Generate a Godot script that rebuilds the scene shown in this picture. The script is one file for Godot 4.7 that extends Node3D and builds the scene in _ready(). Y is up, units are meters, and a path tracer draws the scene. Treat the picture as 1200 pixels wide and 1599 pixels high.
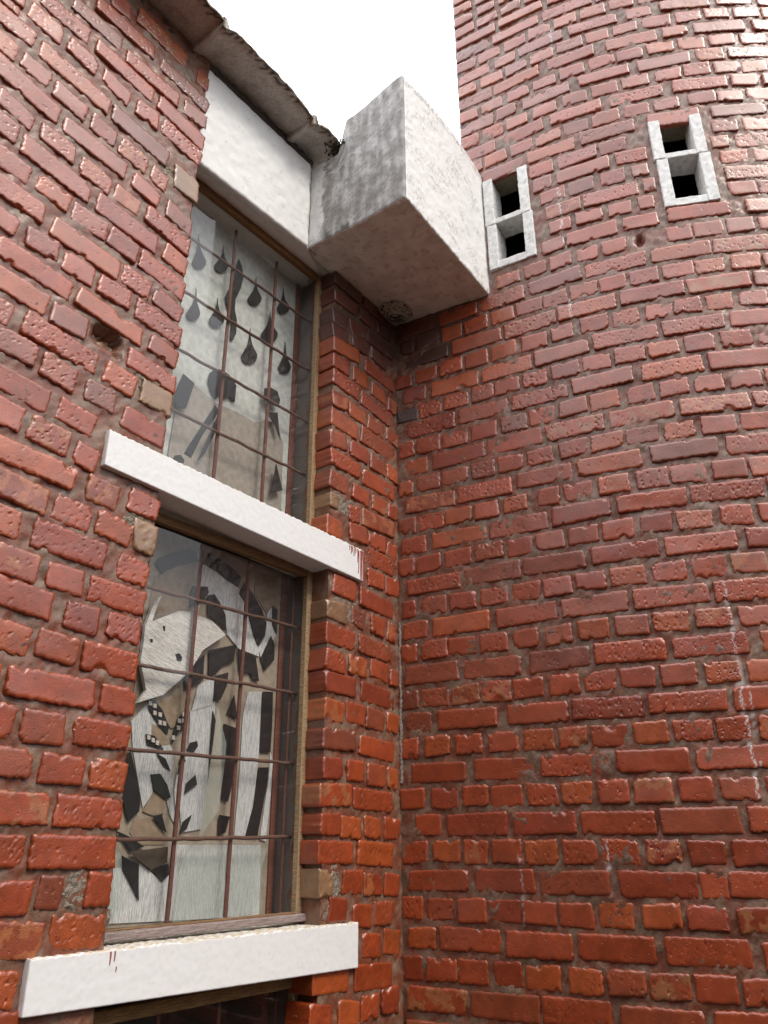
extends Node3D
# A corner between a brick building with tall grilled windows and a curved brick tower.
# Plan: the camera stands at the origin, eye height EYE. The facade of the building is a plane whose
# own coordinates are s (along the wall, from the inner corner towards the viewer), h (above eye level)
# and n (out of the wall). The tower wall is a path t (from the inner corner), straight first, then an arc.

const EYE := 1.6
const COURSE := 0.085
const AZ := 0.646819
const CORNER := Vector2(0.0543, 2.909)
const ARC_R := 2.0
const STRAIGHT := 0.6824
const TOWER_EDGE := 0.3686

# digitised courses of the tower: [height, t0, t1, t0, t1, ...]
const TOWER_ROWS := [
	[3.651, 0.377, 0.541, 0.571, 0.799, 0.819, 1.047, 1.069, 1.17, 1.198, 1.409, 1.438, 1.643, 1.672, 1.879],
	[3.566, 0.373, 0.468, 0.489, 0.595, 0.62, 0.725, 0.745, 0.846, 0.869, 0.969, 0.991, 1.099, 1.124, 1.226, 1.251, 1.356, 1.376, 1.481, 1.509, 1.614, 1.643, 1.75, 1.772, 1.884],
	[3.481, 0.373, 0.535, 0.568, 0.667, 0.691, 0.898, 0.928, 1.143, 1.188, 1.292, 1.33, 1.544, 1.579, 1.734, 1.756, 1.956],
	[3.396, 0.374, 0.463, 0.488, 0.596, 0.616, 0.716, 0.743, 0.846, 0.868, 0.978, 0.999, 1.098, 1.119, 1.219, 1.247, 1.366, 1.39, 1.496, 1.513, 1.613, 1.638, 1.747, 1.764, 1.885],
	[3.311, 0.374, 0.537, 0.553, 0.771, 0.816, 1.026, 1.081, 1.293, 1.324, 1.422, 1.449, 1.667, 1.706, 1.933],
	[3.226, 0.375, 0.462, 0.487, 0.584, 0.616, 0.714, 0.741, 0.842, 0.867, 0.971, 0.996, 1.103, 1.113, 1.222, 1.245, 1.356, 1.376, 1.483, 1.506, 1.608, 1.638, 1.749, 1.77, 1.884],
	[3.141, 0.371, 0.539, 0.555, 0.65, 0.685, 0.895, 0.941, 1.154, 1.194, 1.41, 1.439, 1.552, 1.569, 1.794],
	[3.056, 0.375, 0.457, 0.481, 0.577, 0.6, 0.697, 0.727, 0.83, 0.862, 0.964, 0.988, 1.097, 1.12, 1.23, 1.253, 1.361, 1.377, 1.482, 1.502, 1.604, 1.614, 1.715, 1.736, 1.854],
	[2.971, 0.383, 0.536, 0.556, 0.761, 0.797, 1.016, 1.06, 1.274, 1.319, 1.533, 1.556, 1.662, 1.682, 1.898],
	[2.886, 0.395, 0.463, 0.483, 0.585, 0.608, 0.71, 0.728, 0.832, 0.85, 0.953, 0.974, 1.087, 1.11, 1.207, 1.227, 1.326, 1.365, 1.474, 1.484, 1.584, 1.606, 1.715],
	[2.801, 0.463, 0.658, 0.677, 0.887, 0.914, 1.138, 1.19, 1.4, 1.447, 1.662, 1.682, 1.901],
	[2.716, 0.681, 0.785, 0.81, 0.972, 0.985, 1.089, 1.434, 1.534, 1.56, 1.668],
	[2.631, 0.693, 0.774, 0.798, 1.015, 1.041, 1.161, 1.42, 1.488, 1.513, 1.696],
	[2.546, 0.718, 0.821, 0.841, 0.941, 0.97, 1.063, 1.097, 1.16, 1.446, 1.548, 1.573, 1.686],
	[2.461, 0.731, 0.88, 0.889, 1.105, 1.133, 1.173, 1.447, 1.662],
	[2.376, 0.741, 0.832, 0.855, 0.958, 0.986, 1.07, 1.101, 1.162, 1.445, 1.547, 1.559, 1.67],
	[2.285, 0.699, 0.793, 0.806, 1.007, 1.031, 1.162, 1.198, 1.429, 1.492, 1.694],
	[2.194, 0.494, 0.594, 0.615, 0.708, 0.725, 0.814, 0.836, 0.919, 0.938, 1.03, 1.185, 1.277, 1.285, 1.391, 1.402, 1.505, 1.523, 1.633],
	[2.104, 0.415, 0.608, 0.628, 0.843, 0.865, 1.093, 1.114, 1.332, 1.341, 1.561],
	[2.019, 0.109, 0.209, 0.232, 0.322, 0.337, 0.443, 0.457, 0.556, 0.567, 0.673, 0.683, 0.777, 0.797, 0.897, 0.912, 1.009, 1.023, 1.126, 1.144, 1.253, 1.267, 1.367, 1.39, 1.496, 1.507, 1.62],
	[1.934, 0.052, 0.252, 0.274, 0.494, 0.512, 0.728, 0.741, 0.963, 0.978, 1.206, 1.223, 1.441, 1.46, 1.678],
	[1.849, -0.001, 0.078, 0.097, 0.196, 0.215, 0.315, 0.329, 0.429, 0.447, 0.554, 0.574, 0.681, 0.704, 0.789, 0.814, 0.92, 0.938, 1.032, 1.06, 1.154, 1.163, 1.258, 1.278, 1.364, 1.392, 1.487, 1.506, 1.602],
	[1.764, 0.041, 0.141, 0.171, 0.382, 0.4, 0.611, 0.628, 0.839, 0.857, 1.089, 1.109, 1.325, 1.347, 1.568],
	[1.679, 0.009, 0.105, 0.112, 0.216, 0.227, 0.335, 0.353, 0.447, 0.453, 0.555, 0.568, 0.669, 0.688, 0.791, 0.809, 0.91, 0.927, 1.033, 1.05, 1.153, 1.172, 1.276, 1.3, 1.403, 1.425, 1.529],
	[1.594, 0.054, 0.271, 0.288, 0.502, 0.519, 0.74, 0.758, 0.98, 1.014, 1.222, 1.246, 1.469],
	[1.509, 0.015, 0.086, 0.097, 0.199, 0.214, 0.323, 0.34, 0.446, 0.466, 0.571, 0.584, 0.682, 0.701, 0.806, 0.818, 0.922, 0.95, 1.044, 1.066, 1.163, 1.185, 1.28, 1.304, 1.405, 1.423, 1.527],
	[1.424, 0.043, 0.142, 0.168, 0.39, 0.407, 0.628, 0.643, 0.861, 0.881, 1.1, 1.124, 1.35, 1.366, 1.578],
	[1.339, 0.012, 0.075, 0.097, 0.193, 0.207, 0.315, 0.332, 0.428, 0.442, 0.545, 0.561, 0.657, 0.685, 0.788, 0.803, 0.913, 0.929, 1.035, 1.059, 1.156, 1.182, 1.291, 1.307, 1.41],
	[1.254, 0.044, 0.256, 0.27, 0.491, 0.516, 0.724, 0.748, 0.968, 1, 1.218, 1.246, 1.465],
	[1.169, 0.007, 0.086, 0.1, 0.205, 0.215, 0.323, 0.336, 0.434, 0.453, 0.547, 0.587, 0.672, 0.69, 0.79, 0.81, 0.914, 0.941, 1.043, 1.056, 1.166, 1.189, 1.293, 1.31, 1.413],
	[1.084, 0.02, 0.126, 0.157, 0.377, 0.39, 0.616, 0.634, 0.842, 0.866, 1.09, 1.11, 1.332, 1.352, 1.571],
	[0.999, 0.008, 0.072, 0.085, 0.188, 0.208, 0.314, 0.327, 0.438, 0.46, 0.549, 0.567, 0.67, 0.688, 0.791, 0.807, 0.909, 0.932, 1.032, 1.053, 1.16, 1.187, 1.285, 1.307, 1.404],
	[0.914, 0.045, 0.264, 0.287, 0.497, 0.512, 0.735, 0.76, 0.98, 0.998, 1.224, 1.251, 1.46],
	[0.829, 0.016, 0.075, 0.102, 0.202, 0.222, 0.324, 0.343, 0.448, 0.466, 0.567, 0.579, 0.682, 0.696, 0.799, 0.815, 0.926, 0.949, 1.053, 1.075, 1.176, 1.193, 1.298, 1.317, 1.419],
	[0.744, 0.022, 0.123, 0.146, 0.369, 0.4, 0.62, 0.637, 0.859, 0.877, 1.108, 1.124, 1.345],
	[0.659, 0.017, 0.078, 0.098, 0.199, 0.208, 0.315, 0.331, 0.433, 0.457, 0.547, 0.573, 0.668, 0.687, 0.788, 0.808, 0.911, 0.931, 1.038, 1.059, 1.162, 1.186, 1.287],
	[0.574, 0.026, 0.239, 0.261, 0.477, 0.509, 0.715, 0.731, 0.954, 0.98, 1.196, 1.237, 1.444],
	[0.489, 0.015, 0.08, 0.093, 0.198, 0.214, 0.315, 0.33, 0.433, 0.445, 0.547, 0.569, 0.672, 0.688, 0.791, 0.808, 0.911, 0.928, 1.036, 1.059, 1.159, 1.186, 1.287],
	[0.404, 0.03, 0.129, 0.155, 0.378, 0.416, 0.623, 0.642, 0.861, 0.881, 1.109, 1.129, 1.337],
	[0.319, 0.009, 0.073, 0.102, 0.198, 0.219, 0.32, 0.344, 0.446, 0.469, 0.567, 0.586, 0.68, 0.698, 0.807, 0.827, 0.928, 0.944, 1.051, 1.066, 1.155, 1.185, 1.285],
	[0.234, 0.049, 0.251, 0.286, 0.498, 0.522, 0.739, 0.763, 0.973, 0.995, 1.209],
	[0.149, 0.004, 0.094, 0.119, 0.221, 0.241, 0.328, 0.342, 0.447, 0.466, 0.565, 0.583, 0.677, 0.699, 0.789, 0.805, 0.918, 0.936, 1.03, 1.05, 1.157, 1.172, 1.269],
	[0.064, 0.058, 0.155, 0.179, 0.389, 0.411, 0.615, 0.638, 0.856, 0.872, 1.089, 1.108, 1.31],
	[-0.021, 0.004, 0.102, 0.122, 0.219, 0.236, 0.317, 0.334, 0.434, 0.447, 0.551, 0.569, 0.673, 0.69, 0.798, 0.82, 0.916, 0.937, 1.037, 1.054, 1.153],
	[-0.106, 0.027, 0.243, 0.265, 0.469, 0.49, 0.699, 0.732, 0.944, 0.954, 1.028, 1.034, 1.23],
	[-0.191, 0.002, 0.079, 0.094, 0.191, 0.203, 0.302, 0.315, 0.416, 0.429, 0.528, 0.543, 0.642, 0.659, 0.762, 0.785, 0.891, 0.912, 1.014, 1.038, 1.142],
	[-0.276, 0.027, 0.126, 0.14, 0.347, 0.366, 0.571, 0.59, 0.811, 0.839, 1.058, 1.087, 1.289],
	[-0.361, 0.008, 0.075, 0.089, 0.19, 0.203, 0.297, 0.323, 0.411, 0.426, 0.527, 0.553, 0.651, 0.667, 0.771, 0.78, 0.893, 0.903, 1.008, 1.027, 1.134],
	[-0.446, 0.016, 0.221, 0.24, 0.453, 0.466, 0.669, 0.693, 0.913, 0.94, 1.148]
]
# bricks of the facade: [s_right, s_left, h_right, h_left]
const FACADE_BRICKS := [
	[1.247, 1.454, 2.553, 2.565], [1.14, 1.194, 2.533, 2.539], [1.477, 1.552, 2.543, 2.535], [1.369, 1.592, 2.468, 2.456], [1.136, 1.342, 2.427, 2.453],
	[1.488, 1.662, 2.375, 2.387], [1.257, 1.464, 2.349, 2.35], [1.133, 1.231, 2.354, 2.354], [1.592, 1.749, 2.298, 2.292], [1.348, 1.565, 2.282, 2.288],
	[1.133, 1.33, 2.25, 2.276], [1.669, 1.771, 2.207, 2.217], [1.548, 1.649, 2.199, 2.211], [1.427, 1.529, 2.188, 2.2], [1.317, 1.404, 2.189, 2.186],
	[1.137, 1.301, 2.176, 2.195], [1.741, 1.956, 2.115, 2.122], [1.492, 1.722, 2.088, 2.11], [1.265, 1.477, 2.066, 2.085], [1.777, 1.877, 2.022, 2.035],
	[1.673, 1.76, 2.014, 2.025], [1.56, 1.657, 1.998, 2.009], [1.448, 1.535, 1.986, 1.997], [1.336, 1.432, 1.979, 1.991], [1.256, 1.316, 1.965, 1.973],
	[1.63, 1.845, 1.92, 1.946], [1.4, 1.613, 1.897, 1.916], [1.276, 1.378, 1.881, 1.892], [1.14, 1.242, 1.875, 1.884], [1.695, 1.795, 1.836, 1.845],
	[1.563, 1.669, 1.826, 1.831], [1.443, 1.54, 1.806, 1.818], [1.338, 1.429, 1.8, 1.811], [1.14, 1.314, 1.785, 1.808], [1.724, 1.824, 1.757, 1.77],
	[1.497, 1.708, 1.735, 1.749], [1.671, 1.886, 1.654, 1.681], [1.55, 1.648, 1.651, 1.66], [1.615, 1.83, 1.564, 1.583], [1.791, 2.006, 2.224, 2.217],
	[1.797, 1.897, 2.196, 2.193], [1.261, 1.474, 1.715, 1.73], [1.143, 1.234, 1.704, 1.716], [1.43, 1.535, 1.64, 1.647], [1.32, 1.42, 1.631, 1.644],
	[1.138, 1.31, 1.613, 1.636], [1.374, 1.586, 1.54, 1.556], [1.262, 1.359, 1.534, 1.547], [1.14, 1.244, 1.526, 1.54], [1.671, 1.771, 1.478, 1.49],
	[1.555, 1.647, 1.48, 1.479], [1.441, 1.54, 1.465, 1.473], [1.324, 1.426, 1.46, 1.463], [1.135, 1.299, 1.438, 1.459], [1.498, 1.713, 1.385, 1.401],
	[1.265, 1.482, 1.367, 1.386], [1.135, 1.241, 1.356, 1.369], [1.554, 1.769, 1.302, 1.321], [1.439, 1.544, 1.292, 1.296], [1.136, 1.301, 1.268, 1.287],
	[1.637, 1.852, 1.218, 1.246], [1.394, 1.609, 1.205, 1.225], [1.265, 1.366, 1.195, 1.207], [1.558, 1.773, 1.14, 1.154], [1.442, 1.538, 1.123, 1.135],
	[1.321, 1.414, 1.122, 1.126], [1.145, 1.292, 1.085, 1.098], [1.506, 1.721, 1.035, 1.055], [1.369, 1.474, 1.022, 1.036], [1.56, 1.66, 0.954, 0.967],
	[1.433, 1.54, 0.942, 0.956], [1.345, 1.41, 0.927, 0.935], [1.401, 1.616, 0.855, 0.872], [1.272, 1.362, 0.85, 0.854], [1.142, 1.237, 0.855, 0.867],
	[1.457, 1.672, 0.773, 0.792], [1.337, 1.443, 0.762, 0.775], [1.216, 1.322, 0.759, 0.768], [1.517, 1.617, 0.691, 0.704], [1.285, 1.485, 0.682, 0.694],
	[1.146, 1.241, 0.666, 0.678], [1.449, 1.664, 0.602, 0.621], [1.331, 1.429, 0.596, 0.601], [1.146, 1.311, 0.59, 0.595], [1.405, 1.62, 0.519, 0.542],
	[1.278, 1.368, 0.51, 0.517], [1.15, 1.248, 0.512, 0.519], [1.444, 1.659, 0.434, 0.45], [1.323, 1.429, 0.43, 0.435], [1.15, 1.307, 0.423, 0.424],
	[1.262, 1.477, 0.336, 0.34], [1.143, 1.24, 0.329, 0.337], [1.446, 1.546, 0.252, 0.264], [1.323, 1.425, 0.247, 0.247], [1.148, 1.301, 0.246, 0.249],
	[1.393, 1.608, 0.168, 0.17], [1.261, 1.367, 0.161, 0.163], [1.144, 1.242, 0.156, 0.159], [1.331, 1.546, 0.078, 0.078], [1.143, 1.315, 0.073, 0.075],
	[1.375, 1.59, -0.01, -0.006], [1.146, 1.36, -0.007, -0.011], [1.343, 1.558, -0.101, -0.099], [1.27, 1.329, -0.092, -0.09], [1.151, 1.211, -0.087, -0.088],
	[1.303, 1.518, -0.181, -0.166], [1.157, 1.285, -0.171, -0.168], [1.347, 1.447, -0.265, -0.255], [1.327, 1.542, -0.337, -0.316], [0.331, 0.427, 1.901, 1.891],
	[0.266, 0.425, 1.841, 1.825], [0.028, 0.222, 1.817, 1.835], [0.327, 0.423, 1.75, 1.746], [0.2, 0.301, 1.752, 1.748], [0.082, 0.183, 1.733, 1.737],
	[0.006, 0.065, 1.714, 1.721], [0.263, 0.421, 1.668, 1.677], [0.042, 0.247, 1.649, 1.665], [0.324, 0.422, 1.588, 1.578], [0.22, 0.319, 1.574, 1.579],
	[0.1, 0.199, 1.567, 1.574], [-0.003, 0.078, 1.565, 1.575], [0.271, 0.42, 1.492, 1.496], [0.027, 0.246, 1.491, 1.495], [0.335, 0.426, 1.412, 1.403],
	[0.203, 0.31, 1.41, 1.409], [0.085, 0.182, 1.399, 1.403], [0, 0.074, 1.395, 1.402], [0.249, 0.423, 1.327, 1.322], [0.025, 0.233, 1.312, 1.319],
	[0.317, 0.425, 1.233, 1.233], [0.192, 0.292, 1.224, 1.234], [0.081, 0.176, 1.227, 1.229], [0.004, 0.07, 1.223, 1.231], [0.201, 0.309, 1.914, 1.91],
	[0.074, 0.189, 1.908, 1.912], [0.342, 0.429, 1.966, 1.958], [0.19, 0.321, 1.977, 1.969], [0.252, 0.314, 1.139, 1.133], [0.038, 0.237, 1.148, 1.145],
	[0.346, 0.436, 1.05, 1.053], [0.206, 0.308, 1.073, 1.064], [0.088, 0.191, 1.07, 1.073], [0.018, 0.077, 1.058, 1.066], [0.036, 0.206, 0.991, 1.001],
	[0.1, 0.2, 0.914, 0.914], [0.005, 0.089, 0.913, 0.917], [0.271, 0.394, 0.835, 0.847], [0.044, 0.243, 0.819, 0.832], [0.214, 0.284, 0.74, 0.748],
	[0.096, 0.18, 0.738, 0.743], [0.024, 0.081, 0.728, 0.735], [0.268, 0.422, 0.655, 0.663], [0.051, 0.25, 0.648, 0.657], [0.325, 0.423, 0.565, 0.574],
	[0.203, 0.299, 0.57, 0.574], [0.078, 0.175, 0.574, 0.582], [0.017, 0.063, 0.561, 0.566], [0.262, 0.424, 0.496, 0.499], [0.039, 0.234, 0.482, 0.493],
	[0.325, 0.421, 0.406, 0.41], [0.211, 0.308, 0.409, 0.415], [0.099, 0.202, 0.4, 0.411], [0.015, 0.084, 0.397, 0.405], [0.263, 0.425, 0.319, 0.319],
	[0.042, 0.237, 0.304, 0.312], [0.33, 0.422, 0.23, 0.229], [0.215, 0.305, 0.226, 0.227], [0.097, 0.197, 0.219, 0.22], [0.03, 0.083, 0.214, 0.217],
	[0.282, 0.431, 0.147, 0.148], [0.06, 0.266, 0.137, 0.142], [0.334, 0.431, 0.061, 0.065], [0.23, 0.326, 0.055, 0.059], [0.121, 0.213, 0.052, 0.057],
	[0.014, 0.103, 0.051, 0.054], [0.271, 0.431, -0.021, -0.018], [0.058, 0.246, -0.029, -0.024], [0.22, 0.317, -0.108, -0.104], [0.117, 0.208, -0.117, -0.113],
	[0.022, 0.104, -0.119, -0.115], [0.3, 0.377, -0.178, -0.174], [0.174, 0.268, -0.201, -0.197], [0.065, 0.161, -0.205, -0.201], [0.127, 0.215, -0.287, -0.283],
	[0.021, 0.105, -0.287, -0.283], [0.28, 0.445, -0.366, -0.358], [0.067, 0.257, -0.377, -0.367], [0.233, 0.324, -0.456, -0.45], [0.136, 0.217, -0.451, -0.447],
	[0.038, 0.119, -0.446, -0.442], [0.353, 0.451, -0.452, -0.442]
]
# where courses run on beyond the frame: [s, h]
const FACADE_ENDS := [[1.956, 2.122], [1.877, 2.035], [1.845, 1.946], [1.795, 1.845], [1.824, 1.77], [1.886, 1.681], [1.83, 1.583], [2.006, 2.217], [1.897, 2.193], [1.771, 1.49], [1.713, 1.401], [1.769, 1.321], [1.852, 1.246], [1.773, 1.154], [1.721, 1.055], [1.66, 0.967], [1.616, 0.872], [1.672, 0.792], [1.617, 0.704], [1.664, 0.621], [1.62, 0.542], [1.659, 0.45], [1.477, 0.34], [1.546, 0.264], [1.608, 0.17], [1.546, 0.078], [1.59, -0.006], [1.558, -0.099], [1.518, -0.166], [1.447, -0.255], [1.542, -0.316]]
# pieces of the two panels behind the glass: [material, n, s, h, s, h, ...]
const UPPER_PIECES := [
	["d", -0.1720, 0.982, 2.067, 0.974, 2.027, 0.964, 2.001, 0.937, 1.973, 0.936, 1.96, 0.94, 1.945, 0.948, 1.931, 0.96, 1.92, 0.972, 1.913, 0.983, 1.913, 0.99, 1.919, 0.994, 1.929, 0.981, 1.989, 0.979, 2.023],
	["d", -0.1716, 0.865, 2.095, 0.86, 2.065, 0.853, 2.046, 0.835, 2.027, 0.834, 2.014, 0.839, 1.998, 0.848, 1.983, 0.86, 1.971, 0.873, 1.965, 0.884, 1.964, 0.893, 1.97, 0.896, 1.981, 0.872, 2.033, 0.865, 2.061],
	["d", -0.1712, 0.691, 2.061, 0.686, 2.028, 0.678, 2.006, 0.656, 1.984, 0.656, 1.971, 0.661, 1.955, 0.671, 1.939, 0.685, 1.927, 0.699, 1.92, 0.711, 1.92, 0.72, 1.926, 0.724, 1.937, 0.699, 1.993, 0.692, 2.024],
	["d", -0.1708, 0.54, 2.107, 0.535, 2.075, 0.527, 2.055, 0.501, 2.037, 0.501, 2.024, 0.506, 2.009, 0.517, 1.994, 0.53, 1.983, 0.544, 1.976, 0.556, 1.976, 0.564, 1.981, 0.567, 1.992, 0.546, 2.043, 0.541, 2.071],
	["d", -0.1704, 0.968, 1.83, 0.962, 1.794, 0.956, 1.77, 0.94, 1.741, 0.939, 1.729, 0.943, 1.715, 0.951, 1.702, 0.962, 1.692, 0.974, 1.687, 0.984, 1.687, 0.992, 1.693, 0.995, 1.703, 0.973, 1.759, 0.967, 1.791],
	["d", -0.1700, 0.87, 1.847, 0.864, 1.817, 0.856, 1.798, 0.831, 1.781, 0.83, 1.767, 0.835, 1.751, 0.845, 1.736, 0.858, 1.724, 0.872, 1.718, 0.884, 1.718, 0.893, 1.725, 0.897, 1.737, 0.875, 1.786, 0.87, 1.813],
	["d", -0.1696, 0.607, 1.948, 0.6, 1.913, 0.59, 1.891, 0.56, 1.871, 0.559, 1.854, 0.566, 1.835, 0.579, 1.817, 0.596, 1.802, 0.614, 1.795, 0.63, 1.795, 0.641, 1.802, 0.645, 1.816, 0.616, 1.876, 0.608, 1.908],
	["d", -0.1720, 0.701, 1.814, 0.695, 1.772, 0.685, 1.746, 0.656, 1.716, 0.656, 1.701, 0.662, 1.684, 0.673, 1.668, 0.688, 1.656, 0.704, 1.65, 0.718, 1.65, 0.728, 1.657, 0.732, 1.67, 0.707, 1.733, 0.701, 1.769],
	["d", -0.1716, 0.513, 1.856, 0.507, 1.817, 0.499, 1.791, 0.475, 1.761, 0.475, 1.748, 0.481, 1.734, 0.491, 1.72, 0.505, 1.71, 0.519, 1.704, 0.531, 1.705, 0.539, 1.711, 0.543, 1.721, 0.519, 1.78, 0.514, 1.813],
	["d", -0.1712, 0.786, 2.085, 0.766, 2.06, 0.756, 2.015, 0.764, 1.959, 0.785, 1.895, 0.784, 1.847, 0.77, 1.807, 0.768, 1.748, 0.781, 1.711, 0.794, 1.709, 0.793, 1.769, 0.8, 1.813, 0.823, 1.841, 0.833, 1.877, 0.815, 1.932, 0.797, 1.982, 0.795, 2.04],
	["d", -0.1708, 0.846, 1.553, 0.871, 1.522, 0.874, 1.489, 0.854, 1.449, 0.833, 1.434, 0.82, 1.46, 0.806, 1.444, 0.776, 1.47, 0.748, 1.463, 0.747, 1.531, 0.764, 1.552, 0.791, 1.561, 0.824, 1.561],
	["g", -0.1744, 1.001, 1.151, 0.993, 1.308, 0.959, 1.458, 0.915, 1.442, 0.832, 1.422, 0.729, 1.431, 0.646, 1.428, 0.578, 1.465, 0.534, 1.473, 0.492, 1.408, 0.484, 1.069, 0.994, 1.095],
	["d", -0.1700, 0.835, 1.408, 0.814, 1.395, 0.876, 1.275, 0.912, 1.176, 0.941, 1.18],
	["d", -0.1510, 0.832, 1.369, 0.821, 1.357, 0.839, 1.295, 0.872, 1.202, 0.9, 1.16],
	["d", -0.1510, 0.627, 1.574, 0.596, 1.593, 0.559, 1.593, 0.543, 1.563, 0.551, 1.529, 0.591, 1.522, 0.628, 1.534],
	["d", -0.1510, 0.609, 1.478, 0.553, 1.504, 0.541, 1.438, 0.53, 1.395, 0.563, 1.446],
	["d", -0.1510, 0.545, 1.291, 0.506, 1.198, 0.564, 1.164],
	["d", -0.1510, 0.995, 1.447, 0.946, 1.434, 0.969, 1.326, 1.007, 1.314, 1.017, 1.367],
	["d", -0.1510, 0.991, 1.143, 0.97, 1.154, 0.953, 1.141, 0.958, 1.122, 0.983, 1.121, 0.996, 1.129]
]
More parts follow.
